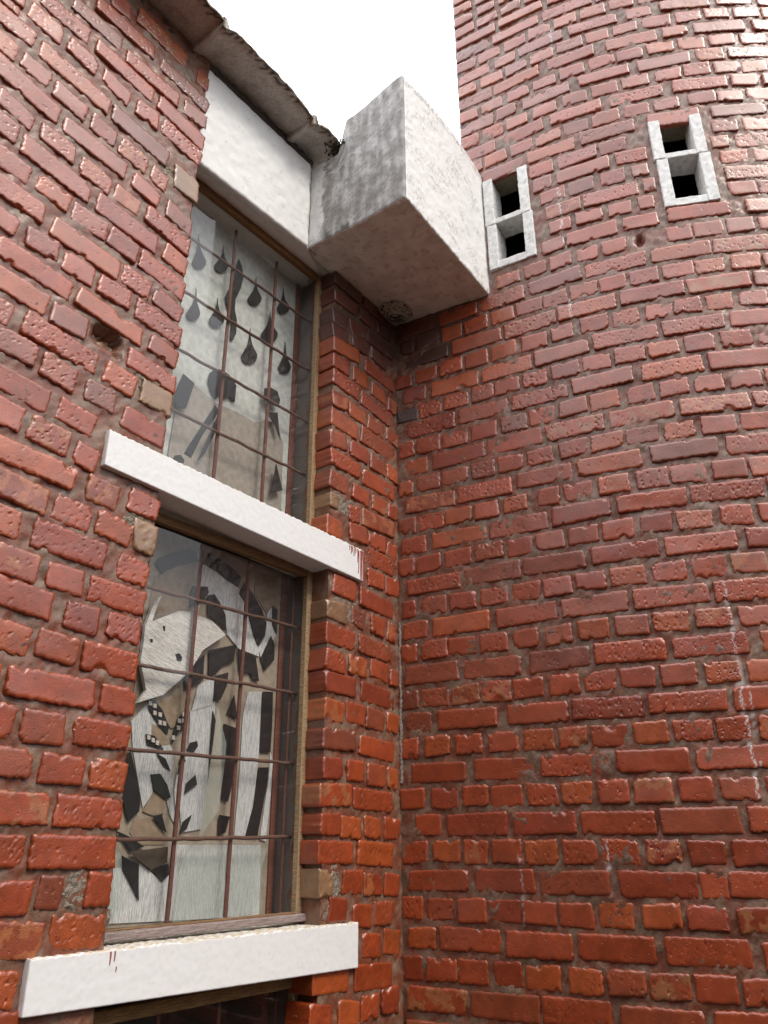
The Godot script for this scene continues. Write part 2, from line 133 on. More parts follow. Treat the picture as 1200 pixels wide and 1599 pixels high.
const LOWER_PIECES := [
	["v", -0.1760, 1.017, 0.317, 0.97, 0.375, 0.963, 0.352, 0.918, 0.313, 0.867, 0.254, 0.856, 0.212, 0.853, 0.145, 0.832, 0.053, 0.854, 0.08, 0.875, 0.126, 0.919, 0.179, 0.937, 0.183, 0.914, 0.143, 0.948, 0.096, 0.977, 0.176, 1.001, 0.243],
	["v", -0.1756, 0.817, 0.369, 0.728, 0.439, 0.722, 0.381, 0.732, 0.281, 0.729, 0.186, 0.74, 0.045, 0.809, 0.035, 0.824, 0.109, 0.827, 0.035, 0.848, 0.146, 0.843, 0.208, 0.812, 0.274],
	["v", -0.1752, 0.606, 0.384, 0.589, 0.458, 0.531, 0.467, 0.528, 0.388, 0.527, 0.272, 0.537, 0.119, 0.562, 0.028, 0.609, 0.027, 0.605, 0.137, 0.604, 0.24],
	["v", -0.1748, 0.503, 0.018, 0.478, 0.195, 0.476, 0.279, 0.462, 0.25, 0.466, 0.142, 0.476, 0.013],
	["v", -0.1744, 0.794, 0.828, 0.759, 0.821, 0.665, 0.793, 0.611, 0.709, 0.558, 0.613, 0.552, 0.579, 0.646, 0.589, 0.698, 0.626, 0.711, 0.687, 0.739, 0.723, 0.765, 0.744, 0.802, 0.719, 0.825, 0.75, 0.837, 0.827],
	["v", -0.1740, 0.526, 0.728, 0.502, 0.767, 0.476, 0.671, 0.493, 0.645, 0.516, 0.597, 0.545, 0.578, 0.558, 0.605, 0.528, 0.655],
	["v", -0.1736, 0.797, 0.448, 0.737, 0.482, 0.735, 0.399, 0.813, 0.37],
	["v", -0.1760, 0.94, -0.039, 0.859, -0.088, 0.838, -0.072, 0.835, 0.004, 0.496, 0.003, 0.488, -0.194, 1.031, -0.178, 1.036, -0.05, 0.993, -0.051, 0.93, -0.128],
	["t", -0.1776, 1.006, 0.622, 0.994, 0.744, 0.969, 0.758, 0.835, 0.831, 0.829, 0.755, 0.858, 0.727, 0.852, 0.677, 0.97, 0.611],
	["t", -0.1772, 0.587, 0.862, 0.479, 0.879, 0.479, 0.762, 0.523, 0.729, 0.589, 0.793],
	["d", -0.1708, 1.001, 0.781, 0.99, 0.804, 0.94, 0.837, 0.873, 0.862, 0.854, 0.859, 0.84, 0.831, 0.91, 0.801, 0.956, 0.773, 0.974, 0.755],
	["d", -0.1704, 0.805, 0.87, 0.746, 0.862, 0.688, 0.845, 0.658, 0.825, 0.669, 0.791, 0.72, 0.803, 0.763, 0.819, 0.804, 0.827],
	["d", -0.1700, 0.639, 0.813, 0.595, 0.779, 0.554, 0.738, 0.531, 0.692, 0.536, 0.652, 0.563, 0.612, 0.584, 0.643, 0.615, 0.707, 0.633, 0.747, 0.66, 0.769],
	["d", -0.1696, 0.507, 0.765, 0.482, 0.754, 0.48, 0.669, 0.502, 0.698],
	["d", -0.1720, 0.504, 0.659, 0.484, 0.63, 0.483, 0.58, 0.525, 0.536, 0.546, 0.575],
	["d", -0.1716, 0.863, 0.725, 0.853, 0.748, 0.796, 0.76, 0.79, 0.742, 0.804, 0.713, 0.833, 0.69, 0.857, 0.677],
	["d", -0.1712, 0.793, 0.731, 0.767, 0.743, 0.742, 0.722, 0.714, 0.686, 0.705, 0.635, 0.738, 0.654, 0.786, 0.67],
	["d", -0.1708, 0.768, 0.561, 0.658, 0.599, 0.666, 0.543, 0.711, 0.52, 0.737, 0.489, 0.763, 0.485],
	["d", -0.1704, 0.65, 0.588, 0.57, 0.573, 0.549, 0.497, 0.578, 0.501, 0.591, 0.52, 0.636, 0.51],
	["d", -0.1700, 0.815, 0.518, 0.786, 0.543, 0.783, 0.464, 0.847, 0.426, 0.852, 0.473],
	["d", -0.1696, 0.735, 0.486, 0.684, 0.505, 0.686, 0.464, 0.708, 0.417, 0.736, 0.408],
	["d", -0.1720, 0.526, 0.467, 0.481, 0.473, 0.477, 0.359, 0.479, 0.279, 0.526, 0.277, 0.529, 0.41],
	["d", -0.1716, 0.527, 0.229, 0.484, 0.232, 0.485, 0.194, 0.517, 0.023, 0.566, 0.028, 0.54, 0.113],
	["d", -0.1712, 0.687, 0.347, 0.628, 0.338, 0.625, 0.228, 0.639, 0.155, 0.647, 0.122, 0.672, 0.129, 0.675, 0.224],
	["d", -0.1708, 0.652, 0.438, 0.631, 0.364, 0.676, 0.381],
	["d", -0.1704, 0.678, 0.085, 0.636, 0.081, 0.649, 0.037, 0.676, 0.027],
	["d", -0.1700, 0.936, 0.183, 0.906, 0.187, 0.878, 0.158, 0.862, 0.126, 0.88, 0.121, 0.921, 0.142],
	["d", -0.1696, 0.811, 0.166, 0.781, 0.19, 0.772, 0.164, 0.814, 0.138],
	["d", -0.1720, 0.809, 0.279, 0.784, 0.286, 0.779, 0.272, 0.793, 0.253, 0.82, 0.256],
	["d", -0.1716, 0.924, 0.24, 0.892, 0.228, 0.87, 0.196, 0.896, 0.209],
	["d", -0.1712, 0.84, 0.237, 0.82, 0.229, 0.844, 0.188],
	["d", -0.1708, 0.81, 0.063, 0.781, 0.082, 0.795, 0.045, 0.818, 0.031],
	["d", -0.1704, 0.734, 0.379, 0.721, 0.354, 0.724, 0.292, 0.73, 0.185, 0.734, 0.281],
	["t", -0.1760, 0.947, 0.388, 0.823, 0.426, 0.824, 0.374, 0.86, 0.344, 0.863, 0.319, 0.881, 0.312, 0.925, 0.361],
	["t", -0.1756, 0.95, 0.319, 0.919, 0.313, 0.876, 0.268, 0.912, 0.26, 0.946, 0.286],
	["d", -0.1720, 0.973, 0.379, 0.95, 0.385, 0.918, 0.357, 0.891, 0.315, 0.894, 0.293, 0.928, 0.316, 0.967, 0.356],
	["d", -0.1716, 0.967, 0.288, 0.937, 0.286, 0.901, 0.251, 0.914, 0.253, 0.96, 0.26],
	["d", -0.1712, 0.863, 0.343, 0.831, 0.37, 0.828, 0.322, 0.858, 0.299, 0.876, 0.268, 0.876, 0.292],
	["d", -0.1708, 1.028, 0.231, 1.01, 0.237, 0.962, 0.122, 0.962, 0.087, 0.992, 0.06, 1.023, 0.124],
	["t", -0.1764, 0.999, 0.139, 0.963, 0.14, 0.954, 0.105, 0.989, 0.104],
	["d", -0.1700, 0.915, 0.074, 0.886, 0.08, 0.865, 0.035, 0.885, 0.048],
	["t", -0.1756, 0.947, 0.087, 0.92, 0.14, 0.875, 0.121, 0.876, 0.084, 0.911, 0.077],
	["t", -0.1780, 0.98, 0.034, 0.971, 0.065, 0.903, 0.075, 0.862, 0.035, 0.864, 0.004, 0.951, 0.004],
	["d", -0.1716, 1.026, 0.038, 0.986, 0.025, 0.932, -0.001, 0.975, -0.011],
	["b", -0.1672, 0.978, -0.013, 0.857, -0.001, 0.855, -0.041, 0.905, -0.057, 0.947, -0.035],
	["d", -0.1708, 0.899, -0.057, 0.847, -0.043, 0.842, -0.071, 0.863, -0.088],
	["d", -0.1704, 1.002, -0.021, 0.947, -0.043, 0.932, -0.131, 0.971, -0.08, 0.995, -0.051],
	["w", -0.1530, 1.025, 0.586, 0.912, 0.651, 0.867, 0.659, 0.836, 0.689, 0.842, 0.654, 0.78, 0.647, 0.722, 0.616, 0.808, 0.551, 0.849, 0.481, 0.938, 0.398, 1.021, 0.365, 0.997, 0.403, 1.027, 0.479, 1.024, 0.539],
	["w", -0.1526, 0.982, 0.682, 0.994, 0.64, 1.005, 0.595, 1.025, 0.581, 1.01, 0.636],
	["p", -0.1690, 0.972, 0.379, 0.961, 0.378, 0.959, 0.367, 0.97, 0.367],
	["p", -0.1686, 0.956, 0.373, 0.945, 0.373, 0.944, 0.361, 0.955, 0.362],
	["p", -0.1682, 0.954, 0.354, 0.943, 0.353, 0.941, 0.342, 0.952, 0.342],
	["p", -0.1678, 0.936, 0.351, 0.924, 0.351, 0.923, 0.339, 0.934, 0.34],
	["p", -0.1674, 0.933, 0.33, 0.922, 0.329, 0.92, 0.317, 0.931, 0.318],
	["p", -0.1670, 0.918, 0.329, 0.907, 0.328, 0.905, 0.316, 0.916, 0.317],
	["p", -0.1666, 0.866, 0.342, 0.855, 0.341, 0.853, 0.329, 0.865, 0.33],
	["p", -0.1690, 0.851, 0.362, 0.839, 0.361, 0.837, 0.349, 0.849, 0.35],
	["p", -0.1686, 0.849, 0.344, 0.837, 0.343, 0.836, 0.332, 0.847, 0.332],
	["p", -0.1682, 0.866, 0.322, 0.854, 0.321, 0.853, 0.31, 0.864, 0.31],
	["p", -0.1678, 0.881, 0.293, 0.87, 0.293, 0.868, 0.281, 0.88, 0.282],
	["p", -0.1674, 0.966, 0.285, 0.955, 0.284, 0.954, 0.273, 0.964, 0.274],
	["p", -0.1670, 0.951, 0.279, 0.94, 0.279, 0.938, 0.267, 0.949, 0.268],
	["p", -0.1666, 0.935, 0.274, 0.924, 0.273, 0.923, 0.261, 0.934, 0.262],
	["d", -0.1510, 0.91, 0.52, 0.898, 0.525, 0.885, 0.515, 0.887, 0.503, 0.902, 0.503],
	["d", -0.1510, 1.005, 0.547, 0.997, 0.549, 0.994, 0.541, 1.001, 0.538],
	["d", -0.1510, 0.965, 0.594, 0.957, 0.594, 0.957, 0.579, 0.961, 0.582],
	["G", -0.1438, 0.801, 0.008, 0.495, 0.005, 0.519, -0.065, 0.517, -0.181, 0.837, -0.185, 0.83, -0.054],
	["G", -0.1434, 0.741, 0.391, 0.695, 0.282, 0.698, 0.206, 0.707, 0.093, 0.771, 0.022, 0.756, 0.178, 0.743, 0.303],
	["G", -0.1430, 1.059, -0.049, 1.037, 0.008, 1.022, -0.021, 0.997, -0.151, 1.051, -0.163]
]

var rng := RandomNumberGenerator.new()
var nz := FastNoiseLite.new()      # smooth noise, unit frequency
var nf := FastNoiseLite.new()      # fractal noise, unit frequency
var nc := FastNoiseLite.new()      # cellular noise, unit frequency
var M := {}
var cam: Camera3D

# ---------------------------------------------------------------- small helpers
func tag(o: Node, label := "", category := "", group := "", kind := "") -> void:
	if label != "": o.set_meta("label", label)
	if category != "": o.set_meta("category", category)
	if group != "": o.set_meta("group", group)
	if kind != "": o.set_meta("kind", kind)

func base(called: String, xf: Transform3D) -> Node3D:
	var o := Node3D.new(); o.name = called; o.transform = xf
	add_child(o, true)
	return o

func put(mesh: Mesh, called: String, mat: Material, parent: Node, xf := Transform3D.IDENTITY) -> MeshInstance3D:
	var o := MeshInstance3D.new(); o.name = called; o.mesh = mesh; o.material_override = mat; o.transform = xf
	o.cast_shadow = GeometryInstance3D.SHADOW_CASTING_SETTING_ON
	parent.add_child(o, true)
	return o

class Bag:
	var v := PackedVector3Array()
	var n := PackedVector3Array()
	var u := PackedVector2Array()
	var c := PackedColorArray()
	var i := PackedInt32Array()
	func mesh() -> ArrayMesh:
		var a := []; a.resize(Mesh.ARRAY_MAX)
		a[Mesh.ARRAY_VERTEX] = v; a[Mesh.ARRAY_NORMAL] = n; a[Mesh.ARRAY_TEX_UV] = u; a[Mesh.ARRAY_COLOR] = c; a[Mesh.ARRAY_INDEX] = i
		var m := ArrayMesh.new(); m.add_surface_from_arrays(Mesh.PRIMITIVE_TRIANGLES, a)
		return m

# a grid of nx x ny points p (row by row), x to the right and y up as seen from outside
func grid(b: Bag, p: PackedVector3Array, nx: int, ny: int, uv: PackedVector2Array, col: PackedColorArray, skip := PackedByteArray()) -> void:
	var o := b.v.size()
	for j in ny:
		var j0: int = maxi(j - 1, 0); var j1: int = mini(j + 1, ny - 1)
		for i in nx:
			var dx := p[j * nx + mini(i + 1, nx - 1)] - p[j * nx + maxi(i - 1, 0)]
			var dy := p[j1 * nx + i] - p[j0 * nx + i]
			var k := dx.cross(dy)
			b.n.append(k.normalized() if k.length_squared() > 1e-16 else Vector3(0, 0, 1))
	b.v.append_array(p); b.u.append_array(uv); b.c.append_array(col)
	for j in ny - 1:
		for i in nx - 1:
			if skip.size() > 0 and skip[j * nx + i] == 1: continue
			var q := o + j * nx + i
			b.i.append_array(PackedInt32Array([q, q + nx, q + nx + 1, q, q + nx + 1, q + 1]))

# a box with rounded, slightly uneven edges; deform and paint are called per point
func rough_box(b: Bag, mid: Vector3, size: Vector3, r: float, cell: float, amp: float, freq: float, deform: Callable, paint: Callable) -> void:
	var hf := size * 0.5
	var ax := [[0, 1, 2, 1.0], [0, 1, 2, -1.0], [2, 1, 0, 1.0], [2, 1, 0, -1.0], [0, 2, 1, 1.0], [0, 2, 1, -1.0]]
	for f in ax:
		var ia: int = f[0]; var ib: int = f[1]; var ic: int = f[2]; var sg: float = f[3]
		var sa := sides(size[ia], r, cell); var sb := sides(size[ib], r, cell)
		var flip: bool
		if ic == 2: flip = sg < 0.0
		elif ic == 0: flip = sg > 0.0
		else: flip = sg > 0.0
		var p := PackedVector3Array(); var uv := PackedVector2Array(); var col := PackedColorArray()
		for y in sb:
			for x0 in sa:
				var x: float = size[ia] - x0 if flip else x0
				var q := Vector3.ZERO
				q[ia] = x - hf[ia]; q[ib] = y - hf[ib]; q[ic] = sg * hf[ic]
				var inn := q.clamp(-hf + Vector3.ONE * r, hf - Vector3.ONE * r)
				var d := (q - inn).normalized()
				q = inn + d * r + mid
				var w := nf.get_noise_3dv(q * freq) * amp
				q += d * w
				col.append(paint.call(q, d))
				uv.append(Vector2(q[ia], q[ib]) * 4.0)
				p.append(deform.call(q))
		grid(b, p, sa.size(), sb.size(), uv, col)

func sides(l: float, r: float, cell: float) -> PackedFloat32Array:
	var a := PackedFloat32Array([0.0, r * 0.35, r * 0.75])
	var n: int = maxi(1, int(round((l - 2.0 * r) / cell)))
	for i in n + 1: a.append(r + (l - 2.0 * r) * i / n)
	a.append_array(PackedFloat32Array([l - r * 0.75, l - r * 0.35, l]))
	return a

func same(q: Vector3) -> Vector3: return q

func solid(c: Color) -> Callable:
	return func(_q, _d): return c

func simple_box(called: String, mid: Vector3, size: Vector3, r: float, c: Color, mat: Material, parent: Node, cell := 0.05, amp := 0.0) -> MeshInstance3D:
	var b := Bag.new(); rough_box(b, mid, size, r, cell, amp, 30.0, same, solid(c))
	return put(b.mesh(), called, mat, parent)

# a flat outline with thickness, in the plane z, points given as (x, y)
func plate(pts: PackedVector2Array, z: float, thick: float, c: Color, turn := 0.0) -> ArrayMesh:
	var b := Bag.new()
	if not Geometry2D.is_polygon_clockwise(pts): pts.reverse()
	var tri := Geometry2D.triangulate_polygon(pts)
	for p in pts:
		b.v.append(Vector3(p.x, p.y, z)); b.n.append(Vector3(0, 0, 1)); b.u.append(p.rotated(turn) * 4.0); b.c.append(c)
	for k in range(0, tri.size(), 3):
		var p0 := pts[tri[k]]; var p1 := pts[tri[k + 1]]; var p2 := pts[tri[k + 2]]
		if (p1 - p0).cross(p2 - p0) > 0.0: b.i.append_array(PackedInt32Array([tri[k], tri[k + 2], tri[k + 1]]))
		else: b.i.append_array(PackedInt32Array([tri[k], tri[k + 1], tri[k + 2]]))
	for k in pts.size():
		var a := pts[k]; var d := pts[(k + 1) % pts.size()]
		var t := (d - a).normalized(); var nn := Vector3(-t.y, t.x, 0)
		var o := b.v.size()
		for q in [Vector3(a.x, a.y, z), Vector3(d.x, d.y, z), Vector3(d.x, d.y, z - thick), Vector3(a.x, a.y, z - thick)]:
			b.v.append(q); b.n.append(nn); b.u.append(Vector2(q.x + q.y, q.z) * 4.0); b.c.append(c)
		b.i.append_array(PackedInt32Array([o, o + 2, o + 1, o, o + 3, o + 2]))
	return b.mesh()

func tube(b: Bag, path: PackedVector3Array, rad: float, sidesn: int, c: Color, rough := 0.0) -> void:
	var ring := PackedVector3Array(); var uv := PackedVector2Array(); var col := PackedColorArray()
	var o := b.v.size(); var len_ := 0.0
	for k in path.size():
		var d := (path[mini(k + 1, path.size() - 1)] - path[maxi(k - 1, 0)]).normalized()
		if k > 0: len_ += path[k].distance_to(path[k - 1])
		var e := d.cross(Vector3(0.3, 0.2, 0.93)).normalized(); var g := d.cross(e)
		for j in sidesn + 1:
			var a := TAU * j / sidesn
			var dir := e * cos(a) + g * sin(a)
			var rr := rad * (1.0 + rough * nf.get_noise_3dv((path[k] + dir * rad) * 60.0))
			b.v.append(path[k] + dir * rr); b.n.append(dir); b.u.append(Vector2(len_ * 4.0, a * rad * 4.0)); b.c.append(c)
	for k in path.size() - 1:
		for j in sidesn:
			var q := o + k * (sidesn + 1) + j
			b.i.append_array(PackedInt32Array([q, q + sidesn + 2, q + 1, q, q + sidesn + 1, q + sidesn + 2]))

# ---------------------------------------------------------------- plan of the tower wall
func tower_at(t: float) -> Array:      # [point (x, z forward), outward normal]
	var ld := Vector2(0.872506, -0.488603); var out := Vector2(-0.488603, -0.872506)
	if t <= STRAIGHT: return [CORNER + ld * t, out]
	var q0 := CORNER + ld * STRAIGHT
	var c := q0 - out * ARC_R
	var o := out.rotated((t - STRAIGHT) / ARC_R)
	return [c + o * ARC_R, o]

func tower_xf(t: float, h: float, n := 0.0) -> Transform3D:
	var a := tower_at(t); var p: Vector2 = a[0]; var o: Vector2 = a[1]
	var z := Vector3(o.x, 0, -o.y); var y := Vector3.UP
	return Transform3D(Basis(y.cross(z), y, z), Vector3(p.x, h + EYE, -p.y) + z * n)

# ---------------------------------------------------------------- bricks
func brick_colour(kind: String) -> Color:
	var k := rng.randf()
	var c := Color(0.345, 0.056, 0.0125)
	if kind == "tan": return Color(0.30, 0.165, 0.08).lerp(Color(0.26, 0.13, 0.07), k)
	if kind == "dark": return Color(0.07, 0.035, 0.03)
	if kind == "damp_shade": return Color(0.15, 0.034, 0.017).lerp(Color(0.07, 0.026, 0.018), k)  # damp stain and the shade under the box, both in the colour
	if k < 0.16: c = Color(0.285, 0.043, 0.0115)
	elif k < 0.34: c = Color(0.39, 0.075, 0.015)
	elif k < 0.44: c = Color(0.295, 0.057, 0.017)
	elif k < 0.475: c = Color(0.24, 0.052, 0.02)
	return c * rng.randf_range(0.88, 1.08)

func brick(b: Bag, xf: Transform3D, w: float, hh: float, proud: float, back: float, cell: float, kind: String, streaks: Callable) -> void:
	var sd := Vector2(rng.randf() * 400.0, rng.randf() * 400.0)
	var c0 := brick_colour(kind)
	var bare := Color(0.44, 0.125, 0.04).lerp(Color(0.34, 0.13, 0.05), rng.randf())
	var bare_cut := 2.0 if rng.randf() > 0.09 else 0.12
	var deep := back > 0.03
	var xs := brick_sides(w, cell, deep); var ys := brick_sides(hh, cell, deep)
	var nx := xs.size(); var ny := ys.size()
	var e0 := [-1.0, -0.5, 0.5, 0.93] if deep else [-1.0, 0.5, 0.93]
	var ne := e0.size()
	var rc := rng.randf_range(0.003, 0.011)
	var k00 := jit(); var k10 := jit(); var k01 := jit(); var k11 := jit()
	var tiltx := rng.randf_range(-0.03, 0.03); var tilty := rng.randf_range(-0.05, 0.05)
	var skew := rng.randf_range(-0.004, 0.004)
	var pit_cut := rng.randf_range(0.74, 0.96)
	var chips := []
	for k in rng.randi_range(0, 3):
		var ch := Vector3(rng.randf() * w, (0.0 if rng.randf() < 0.5 else hh), rng.randf_range(0.004, 0.010))
		if rng.randf() < 0.45: ch.x = 0.0 if rng.randf() < 0.5 else w
		if rng.randf() < 0.1: ch.z *= 1.8
		chips.append(ch)
	var p := PackedVector3Array(); var uv := PackedVector2Array(); var col := PackedColorArray()
	var wa := rng.randf_range(0.0018, 0.0040); var ra := rng.randf_range(0.0002, 0.0007)
	for j in ny:
		var ej: float = 1.0
		if j < ne: ej = e0[j]
		elif j >= ny - ne: ej = e0[ny - 1 - j]
		for i in nx:
			var ei: float = 1.0
			if i < ne: ei = e0[i]
			elif i >= nx - ne: ei = e0[nx - 1 - i]
			var x: float = xs[i]; var y: float = ys[j]
			# rounded corners
			var cx := clampf(x, rc, w - rc); var cy := clampf(y, rc, hh - rc)
			var dv := Vector2(x - cx, y - cy)
			if dv.x != 0.0 and dv.y != 0.0 and dv.length() > rc: dv = dv.normalized() * rc
			x = cx + dv.x; y = cy + dv.y
			var q := sd + Vector2(x, y) * 38.0
			var wx := nf.get_noise_2d(q.x, q.y) * wa; var wy := nf.get_noise_2d(q.y + 91.0, q.x - 37.0) * wa
			var e := minf(ei, ej)
			var z: float
			if e <= -1.0: z = -back; wx *= 0.25; wy *= 0.25
			elif e < 0.0: z = -back * 0.45; wx *= 0.35; wy *= 0.35
			else:
				z = proud * e + (x + wx - w * 0.5) * tiltx + (y + wy - hh * 0.5) * tilty
				z += nz.get_noise_2d(q.x * 0.16 + 17.0, q.y * 0.22) * ra * e * 1.6
				var pit := nz.get_noise_2d(q.x * 2.1, q.y * 2.5)
				if pit > pit_cut: z -= (pit - pit_cut) * 0.022 * e
				for ch in chips:
					var dd: float = Vector2(x - ch.x, y - ch.y).length() / ch.z
					if dd < 1.6: z -= (proud + 0.002) * 0.9 * (1.0 - smoothstep(0.55, 1.6, dd)) * (0.8 + nf.get_noise_2d(q.x * 4.0, q.y * 4.0) * 0.5)
			var off := k00.lerp(k10, x / w).lerp(k01.lerp(k11, x / w), y / hh)
			p.append(xf * Vector3(x - w * 0.5 + wx + off.x, y - hh * 0.5 + wy + off.y + (x - w * 0.5) * skew / maxf(w, 0.05), z))
			uv.append((Vector2(x, y) + sd + (Vector2(z, z) if e < 0.3 else Vector2.ZERO)) * 4.0)
			var m := nz.get_noise_2d(q.x * 0.22 + 200.0, q.y * 0.22)
			var cc := c0 * (1.0 + 0.12 * m)
			if kind == "" and nf.get_noise_2d(q.x * 0.4 - 90.0, q.y * 0.4 + 55.0) > bare_cut: cc = cc.lerp(bare, 0.85)
			col.append(streaks.call(x - w * 0.5, y - hh * 0.5, cc))
	grid(b, p, nx, ny, uv, col)

func jit() -> Vector2: return Vector2(rng.randf_range(-0.004, 0.004), rng.randf_range(-0.0045, 0.003))

func brick_sides(l: float, cell: float, deep: bool) -> PackedFloat32Array:
	var a := PackedFloat32Array([0.0, 0.0, 0.0, 0.0022]) if deep else PackedFloat32Array([0.0, 0.0, 0.0022])
	var n: int = maxi(2, int(round((l - 0.016) / cell)))
	for i in n + 1: a.append(0.008 + (l - 0.016) * i / n)
	a.append_array(PackedFloat32Array([l - 0.0022, l, l, l]) if deep else PackedFloat32Array([l - 0.0022, l, l]))
	return a

# black mould below the leaking box: patches with a ragged outline
func mould(c: Color, a: float, h: float) -> Color:
	var k := nf.get_noise_2d(a * 14.0, h * 14.0) + 0.6 * nf.get_noise_2d(a * 70.0, h * 70.0)
	if h + 0.10 * k > 1.93: return c.lerp(Color(0.06, 0.035, 0.025), 0.65)
	return c

func no_streaks(_x, _y, c): return c

func mortar_colour(a: float, b: float, red: float) -> Color:
	var m := nf.get_noise_2d(a * 9.0, b * 11.0) + 0.5 * nf.get_noise_2d(a * 40.0 + 7.0, b * 22.0)
	var c := Color(0.225, 0.138, 0.09).lerp(Color(0.205, 0.056, 0.025), clampf(red + m * 1.1, 0.0, 1.0))
	var d := nf.get_noise_2d(a * 90.0 + 50.0, b * 90.0)
	return c * (1.0 + 0.25 * d + 0.18 * nf.get_noise_2d(a * 5.0 - 30.0, b * 5.0))

# white lime streaks that have run down the tower wall: [t, h_top, h_bottom, width, strength]
const STREAKS := [[1.158, 0.77, 0.43, 0.005, 0.55], [1.150, 0.45, 0.12, 0.006, 0.7], [1.172, 0.46, 0.30, 0.0035, 0.6], [1.165, 0.22, 0.10, 0.004, 0.6], [0.795, 2.58, 2.24, 0.005, 0.8], [0.79, 2.0, 1.90, 0.006, 0.7], [0.43, -0.03, -0.23, 0.004, 0.5], [0.707, 0.01, -0.07, 0.005, 0.8], [0.85, 3.55, 3.40, 0.006, 0.5]]
func streaked(t: float, h: float, c: Color) -> Color:
	for s in STREAKS:
		if h > s[2] and h < s[1]:
			var x: float = s[0] + 0.006 * nf.get_noise_2d(h * 25.0, s[0] * 70.0)
			var d: float = absf(t - x) / s[3]
			if d < 1.0 and nf.get_noise_2d(t * 240.0, h * 60.0 + s[0] * 31.0) > -0.12:
				c = c.lerp(Color(0.78, 0.75, 0.73), s[4] * (1.0 - d * d))
	return c

# ---------------------------------------------------------------- textures and materials
func grain(freq: float, oct: int, seed_: int, kind := FastNoiseLite.TYPE_SIMPLEX, size := 512) -> Image:
	var n := FastNoiseLite.new(); n.seed = seed_; n.noise_type = kind; n.frequency = freq
	n.fractal_octaves = oct; n.fractal_type = FastNoiseLite.FRACTAL_FBM if oct > 1 else FastNoiseLite.FRACTAL_NONE
	if kind == FastNoiseLite.TYPE_CELLULAR: n.cellular_return_type = FastNoiseLite.RETURN_DISTANCE
	return n.get_seamless_image(size, size)

func mix_images(a: Image, b: Image, f: Callable) -> Image:
	var da := a.get_data(); var db := b.get_data(); var out := PackedByteArray(); out.resize(da.size())
	for i in da.size(): out[i] = clampi(int(f.call(da[i] / 255.0, db[i] / 255.0) * 255.0), 0, 255)
	return Image.create_from_data(a.get_width(), a.get_height(), false, Image.FORMAT_L8, out)

func tex(im: Image) -> ImageTexture:
	im.generate_mipmaps()
	return ImageTexture.create_from_image(im)

func surf(rough: float, spec: float, mottle: Texture2D, relief: Texture2D, cm: float, rough_tex: Texture2D = null) -> StandardMaterial3D:
	var m := StandardMaterial3D.new()
	m.vertex_color_use_as_albedo = true; m.albedo_color = Color.WHITE
	m.roughness = rough; m.metallic_specular = spec
	if mottle: m.albedo_texture = mottle
	if rough_tex: m.roughness_texture = rough_tex
	if relief:
		m.heightmap_enabled = true; m.heightmap_texture = relief; m.heightmap_scale = cm
	return m

